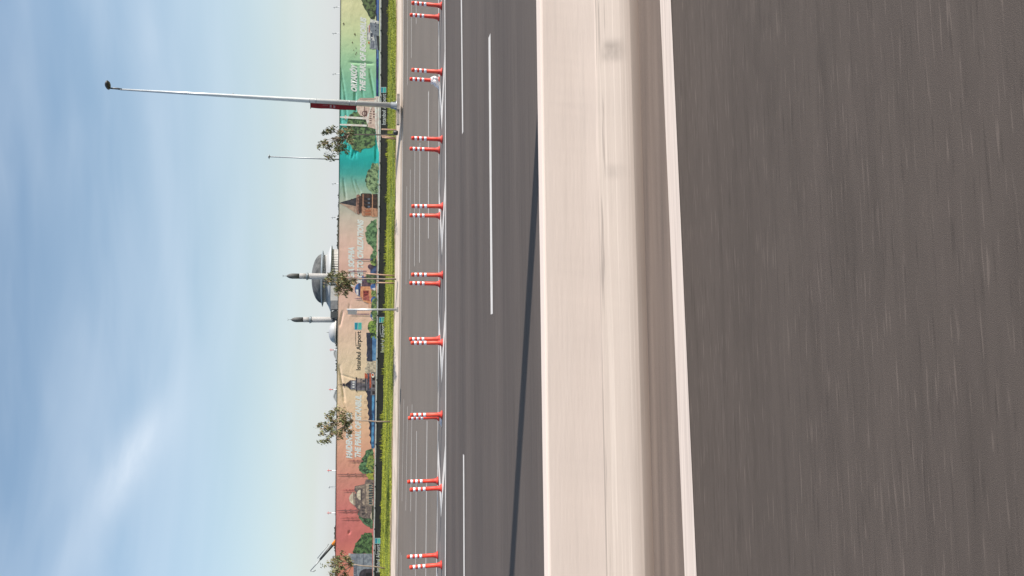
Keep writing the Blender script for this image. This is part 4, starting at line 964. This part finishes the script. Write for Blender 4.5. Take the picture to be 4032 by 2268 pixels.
for i in range(96):
    a = 2*math.pi*i/96; r_ = 90*k; c_ = (cx+r_*math.cos(a), MY+r_*math.sin(a))
    b.tube([(c_[0], c_[1], HZ(1288)), (c_[0], c_[1], HZ(1275.5))], .42, 4)
b.build('upper_drum_fins', M_MWH, mosq)
b = MB(); b.lathe([(128*k, HZ(1307)), (130*k, HZ(1303)), (112*k, HZ(1296)), (98*k, HZ(1288)), (91*k, HZ(1285)), (80*k, HZ(1285))], (cx, MY, 0), 64); b.build('eaves_roof', M_MROOF, mosq)
b = MB(); b.lathe([(120*k, HZ(1308.5)), (129.5*k, HZ(1307)), (130.5*k, HZ(1304)), (127*k, HZ(1303))], (cx, MY, 0), 64); b.build('lower_cornice', M_CORN, mosq)
b = MB(); b.lathe([(110*k, 0), (110*k, HZ(1307))], (cx, MY, 0), 64, 0, False); b.build('lower_drum', M_MGL, mosq)
b = MB()
for i in range(72):
    a = 2*math.pi*i/72; ca, sa = math.cos(a), math.sin(a); r0_, r1_ = 110*k, 115*k; t_ = .62
    for s_ in (-1, 1): pass
    P0 = (cx+r0_*ca-sa*t_, MY+r0_*sa+ca*t_); P1 = (cx+r1_*ca-sa*t_, MY+r1_*sa+ca*t_); P2 = (cx+r1_*ca+sa*t_, MY+r1_*sa-ca*t_); P3 = (cx+r0_*ca+sa*t_, MY+r0_*sa-ca*t_)
    Q = [P0, P1, P2, P3]; z0_, z1_ = 0, HZ(1307.5)
    for i2 in range(4): A_, B_ = Q[i2], Q[(i2+1) % 4]; b.face([(*B_, z0_), (*A_, z0_), (*A_, z1_), (*B_, z1_)])
b.build('lower_drum_fins', M_MWH, mosq)
b = MB(); yb = MY-118*k; b.box(WX(1200), WX(1146), yb-6, MY-40, 0, HZ(1308)); b.build('entrance_block', M_MWH, mosq)
b = MB(); b.box(WX(1232), WX(1200.5), yb-5, MY-40, 0, HZ(1309)); b.build('side_block', mat('mosque_grey_panel', (.22, .22, .23), .6, var=.3, scale=.4), mosq)
b = MB(); xa, xb_ = WX(1268), WX(1190); b.face([(xa, yb-12, HZ(1332)), (xb_, yb-12, HZ(1332)), (xb_, yb-12, HZ(1326)), (WX(1215), yb-12, HZ(1318)), (xa, yb-12, HZ(1327))]); 
b.face([(xa, yb-12, HZ(1327)), (WX(1215), yb-12, HZ(1318)), (WX(1215), MY-30, HZ(1318)), (xa, MY-30, HZ(1327))]); b.face([(WX(1215), yb-12, HZ(1318)), (xb_, yb-12, HZ(1326)), (xb_, MY-30, HZ(1326)), (WX(1215), MY-30, HZ(1318))])
b.build('porch_roof', M_MROOF, mosq)
b = MB(); b.box(WX(1272), WX(1234), yb, MY-30, 0, HZ(1316)); b.box(WX(1262), WX(1240), yb, MY-40, 0, HZ(1309)); b.build('plant_room', M_MGL, mosq)
def small_dome(vc, rv, utop, ubase, Y, label):
    c = PY(ubase, vc, Y); r_ = rv*Y/FPX; zt_ = PY(utop, vc, Y).z; root = empty('small_dome', (c.x, Y, 0), label, 'dome')
    b = MB(); b.lathe([(r_*math.cos(math.pi/2*i/10), c.z+(zt_-c.z)*math.sin(math.pi/2*i/10)) for i in range(10)]+[(.1, zt_)], (c.x, Y, 0), 36); dm = b.build('dome', M_MROOF, root)
    b = MB()
    for q in range(18):
        a = 2*math.pi*q/18; pts = [(c.x+r_*1.01*math.cos(math.pi/2*i/8)*math.cos(a), Y+r_*1.01*math.cos(math.pi/2*i/8)*math.sin(a), c.z+(zt_-c.z)*math.sin(math.pi/2*i/8)+.1) for i in range(8)]; b.tube(pts, .12, 4)
    b.build('dome_ribs', M_CORN, dm)
    b = MB(); b.lathe([(r_*1.06, 0), (r_*1.06, c.z-.9)], (c.x, Y, 0), 36); b.build('wall', M_MGL, root)
    b = MB(); b.lathe([(r_*1.12, c.z-.9), (r_*1.12, c.z), (r_*.9, c.z+.05)], (c.x, Y, 0), 36); b.build('cornice', M_MWH, root)
    b = MB(); b.lathe([(.22, zt_-.2), (.16, zt_+.6), (.03, zt_+1.6)], (c.x, Y, 0), 8); b.build('finial', M_DOME, root)
    return root
small_dome(1309, 40, 1294, 1319, 560, 'small white ribbed dome beside the mosque, behind the sand coloured banner')
def minaret(vc, w, utip, udark, ubal, Y, label):
    c = PY(1300, vc, Y); m_ = Y/FPX; r_ = w/2*m_; z = lambda u: PY(u, vc, Y).z
    root = empty('minaret', (c.x, Y, 0), label, 'minaret', 'minarets of the far mosque'); o3 = (c.x, Y, 0)
    b = MB(); b.lathe([(r_, 0), (r_*.98, z(ubal+8))], o3, 24); b.build('shaft', M_MWH, root)
    b = MB()
    for q in range(20):
        a = 2*math.pi*q/20; b.tube([(c.x+r_*math.cos(a), Y+r_*math.sin(a), 8), (c.x+r_*math.cos(a), Y+r_*math.sin(a), z(ubal+9))], .16, 4)
        b.tube([(c.x+r_*.93*math.cos(a), Y+r_*.93*math.sin(a), z(ubal)), (c.x+r_*.93*math.cos(a), Y+r_*.93*math.sin(a), z(udark))], .14, 4)
    b.build('shaft_fluting', M_MWH, root)
    b = MB(); b.lathe([(r_*.95, z(ubal+7.5)), (r_*1.3, z(ubal+6)), (r_*1.3, z(ubal+3.5)), (r_*1.15, z(ubal+3)), (r_*1.4, z(ubal+2)), (r_*1.4, z(ubal-1.5)), (r_*.9, z(ubal-1.5))], o3, 24); b.build('balcony', M_CORN, root)
    b = MB(); b.lathe([(r_*.92, z(ubal)), (r_*.92, z(udark))], o3, 24); b.build('upper_shaft', M_MWH, root)
    b = MB(); zd, zt_ = z(udark), z(utip); h = zt_-zd
    b.lathe([(r_*.95, zd), (r_*.98, zd+h*.55), (r_*.86, zd+h*.72), (r_*.55, zd+h*.88), (r_*.2, zd+h*.97), (.08, zt_)], o3, 24); b.build('spire', M_DOME, root)
    b = MB(); b.tube([(c.x, Y, zt_-.3), (c.x, Y, zt_+2.0)], [.2, .06], 6)
    pts = [(c.x+.55*math.cos(t), Y, zt_+2.2+.55*math.sin(t)) for t in [math.radians(-210+i*24) for i in range(11)]]; b.tube(pts, .1, 5); b.build('finial', M_DOME, root)
    return root
minaret(1089, 21, 1127, 1179, 1208, 520, 'taller minaret with dark pointed spire, standing before the mosque dome')
minaret(1259, 19.5, 1145, 1194, 1220, 575, 'shorter looking minaret with dark pointed spire, between the mosque and small dome')

# white canopies and a long hall behind the hoarding
def canopy(v0, v1, utop, uedge, label, Y=320, peak=.5, curved=True):
    a, c = PY(uedge, v0, Y), PY(uedge, v1, Y); zt_ = PY(utop, (v0+v1)/2, Y).z; n_ = 12; root = empty('canopy', ((a.x+c.x)/2, Y, 0), label, 'canopy')
    b = MB(); prof = []
    for i in range(n_+1):
        t = i/n_; h = math.sin(math.pi*t) if curved else (t/peak if t < peak else (1-t)/(1-peak)); prof.append((c.x+(a.x-c.x)*t, a.z+(zt_-a.z)*h))
    for (x0, z0_), (x1, z1_) in zip(prof[:-1], prof[1:]): b.face([(x0, Y, z0_), (x1, Y, z1_), (x1, Y+14, z1_), (x0, Y+14, z0_)]); b.face([(x0, Y, z0_-.4), (x1, Y, z1_-.4), (x1, Y, z1_), (x0, Y, z0_)])
    b.face([(x, Y+.1, z) for x, z in prof]+[(prof[-1][0], Y+.1, 1.0), (prof[0][0], Y+.1, 1.0)])
    b.build('roof', M_MROOF, root)
    for t in (.1, .5, .9):
        for yy in (Y+1, Y+13): b = MB(); x = c.x+(a.x-c.x)*t; b.tube([(x, yy, 0), (x, yy, a.z)], .2, 6); b.build('column', M_GREYM, root)
canopy(1362, 1420, 1313, 1327, 'rounded white canopy roof on the skyline beside the small dome')
canopy(1520, 1585, 1311, 1325, 'peaked white canopy roof on the skyline over the sand coloured banner', peak=.35, curved=False)
b = MB(); hx0, hx1 = PY(1322, 2020, 420).x, PY(1322, 1600, 420).x; hz = PY(1320.3, 1850, 420).z
hall = empty('hall', ((hx0+hx1)/2, 420, 0), 'long low white flat roofed hall whose edge shows above the salmon banner', 'hall')
b.box(hx0, hx1, 420, 450, 0, hz-1.2); b.build('wall', M_MGL, hall); b = MB(); b.box(hx0-1, hx1+1, 419, 451, hz-1.2, hz); b.build('roof', M_MROOF, hall)

# far wood
M_WOOD = mat('far_foliage', (.085, .088, .070), 1, col2=(.045, .050, .042), scale=.5)
wd = MB(); rnd = random.Random(4)
def ridge(v0, v1, ut0, ut1, Y, n_):
    for i in range(n_):
        t = (i+rnd.random())/n_; v = v0+(v1-v0)*t; u = ut0+(ut1-ut0)*t+rnd.uniform(0, 5); yy = Y+rnd.uniform(-15, 60); p = PY(u, v, yy); r_ = rnd.uniform(1.3, 2.8)
        for q in range(26):
            d = Vector((rnd.gauss(0, 1), rnd.gauss(0, 1), rnd.gauss(0, .7))).normalized()*r_*rnd.uniform(.5, 1); c = p+d-Vector((0, 0, r_)); s_ = rnd.uniform(.5, 1.1)
            a_ = Vector((rnd.gauss(0, 1), rnd.gauss(0, 1), rnd.gauss(0, 1))).normalized(); b_ = a_.cross(Vector((rnd.gauss(0, 1), rnd.gauss(0, 1), 1))).normalized()
            wd.face([c+a_*s_, c+b_*s_, c-a_*s_, c-b_*s_])
        wd.tube([(p.x, p.y, 0), (p.x, p.y, p.z-r_*1.2)], [r_*.9, r_*.8], 6)
ridge(745, 770, 1335, 1328, 700, 12); ridge(770, 850, 1331, 1331, 700, 36); ridge(850, 990, 1327, 1325, 640, 75); ridge(1345, 1470, 1320, 1322, 640, 60); ridge(2075, 2150, 1316, 1313, 640, 36); ridge(2150, 2300, 1316, 1318, 640, 60)
ridge(-200, 700, 1350, 1340, 720, 120)
tag(wd.build('distant_wood', M_WOOD), 'dark strip of distant woodland showing just above the hoarding', 'woodland', kind='stuff')
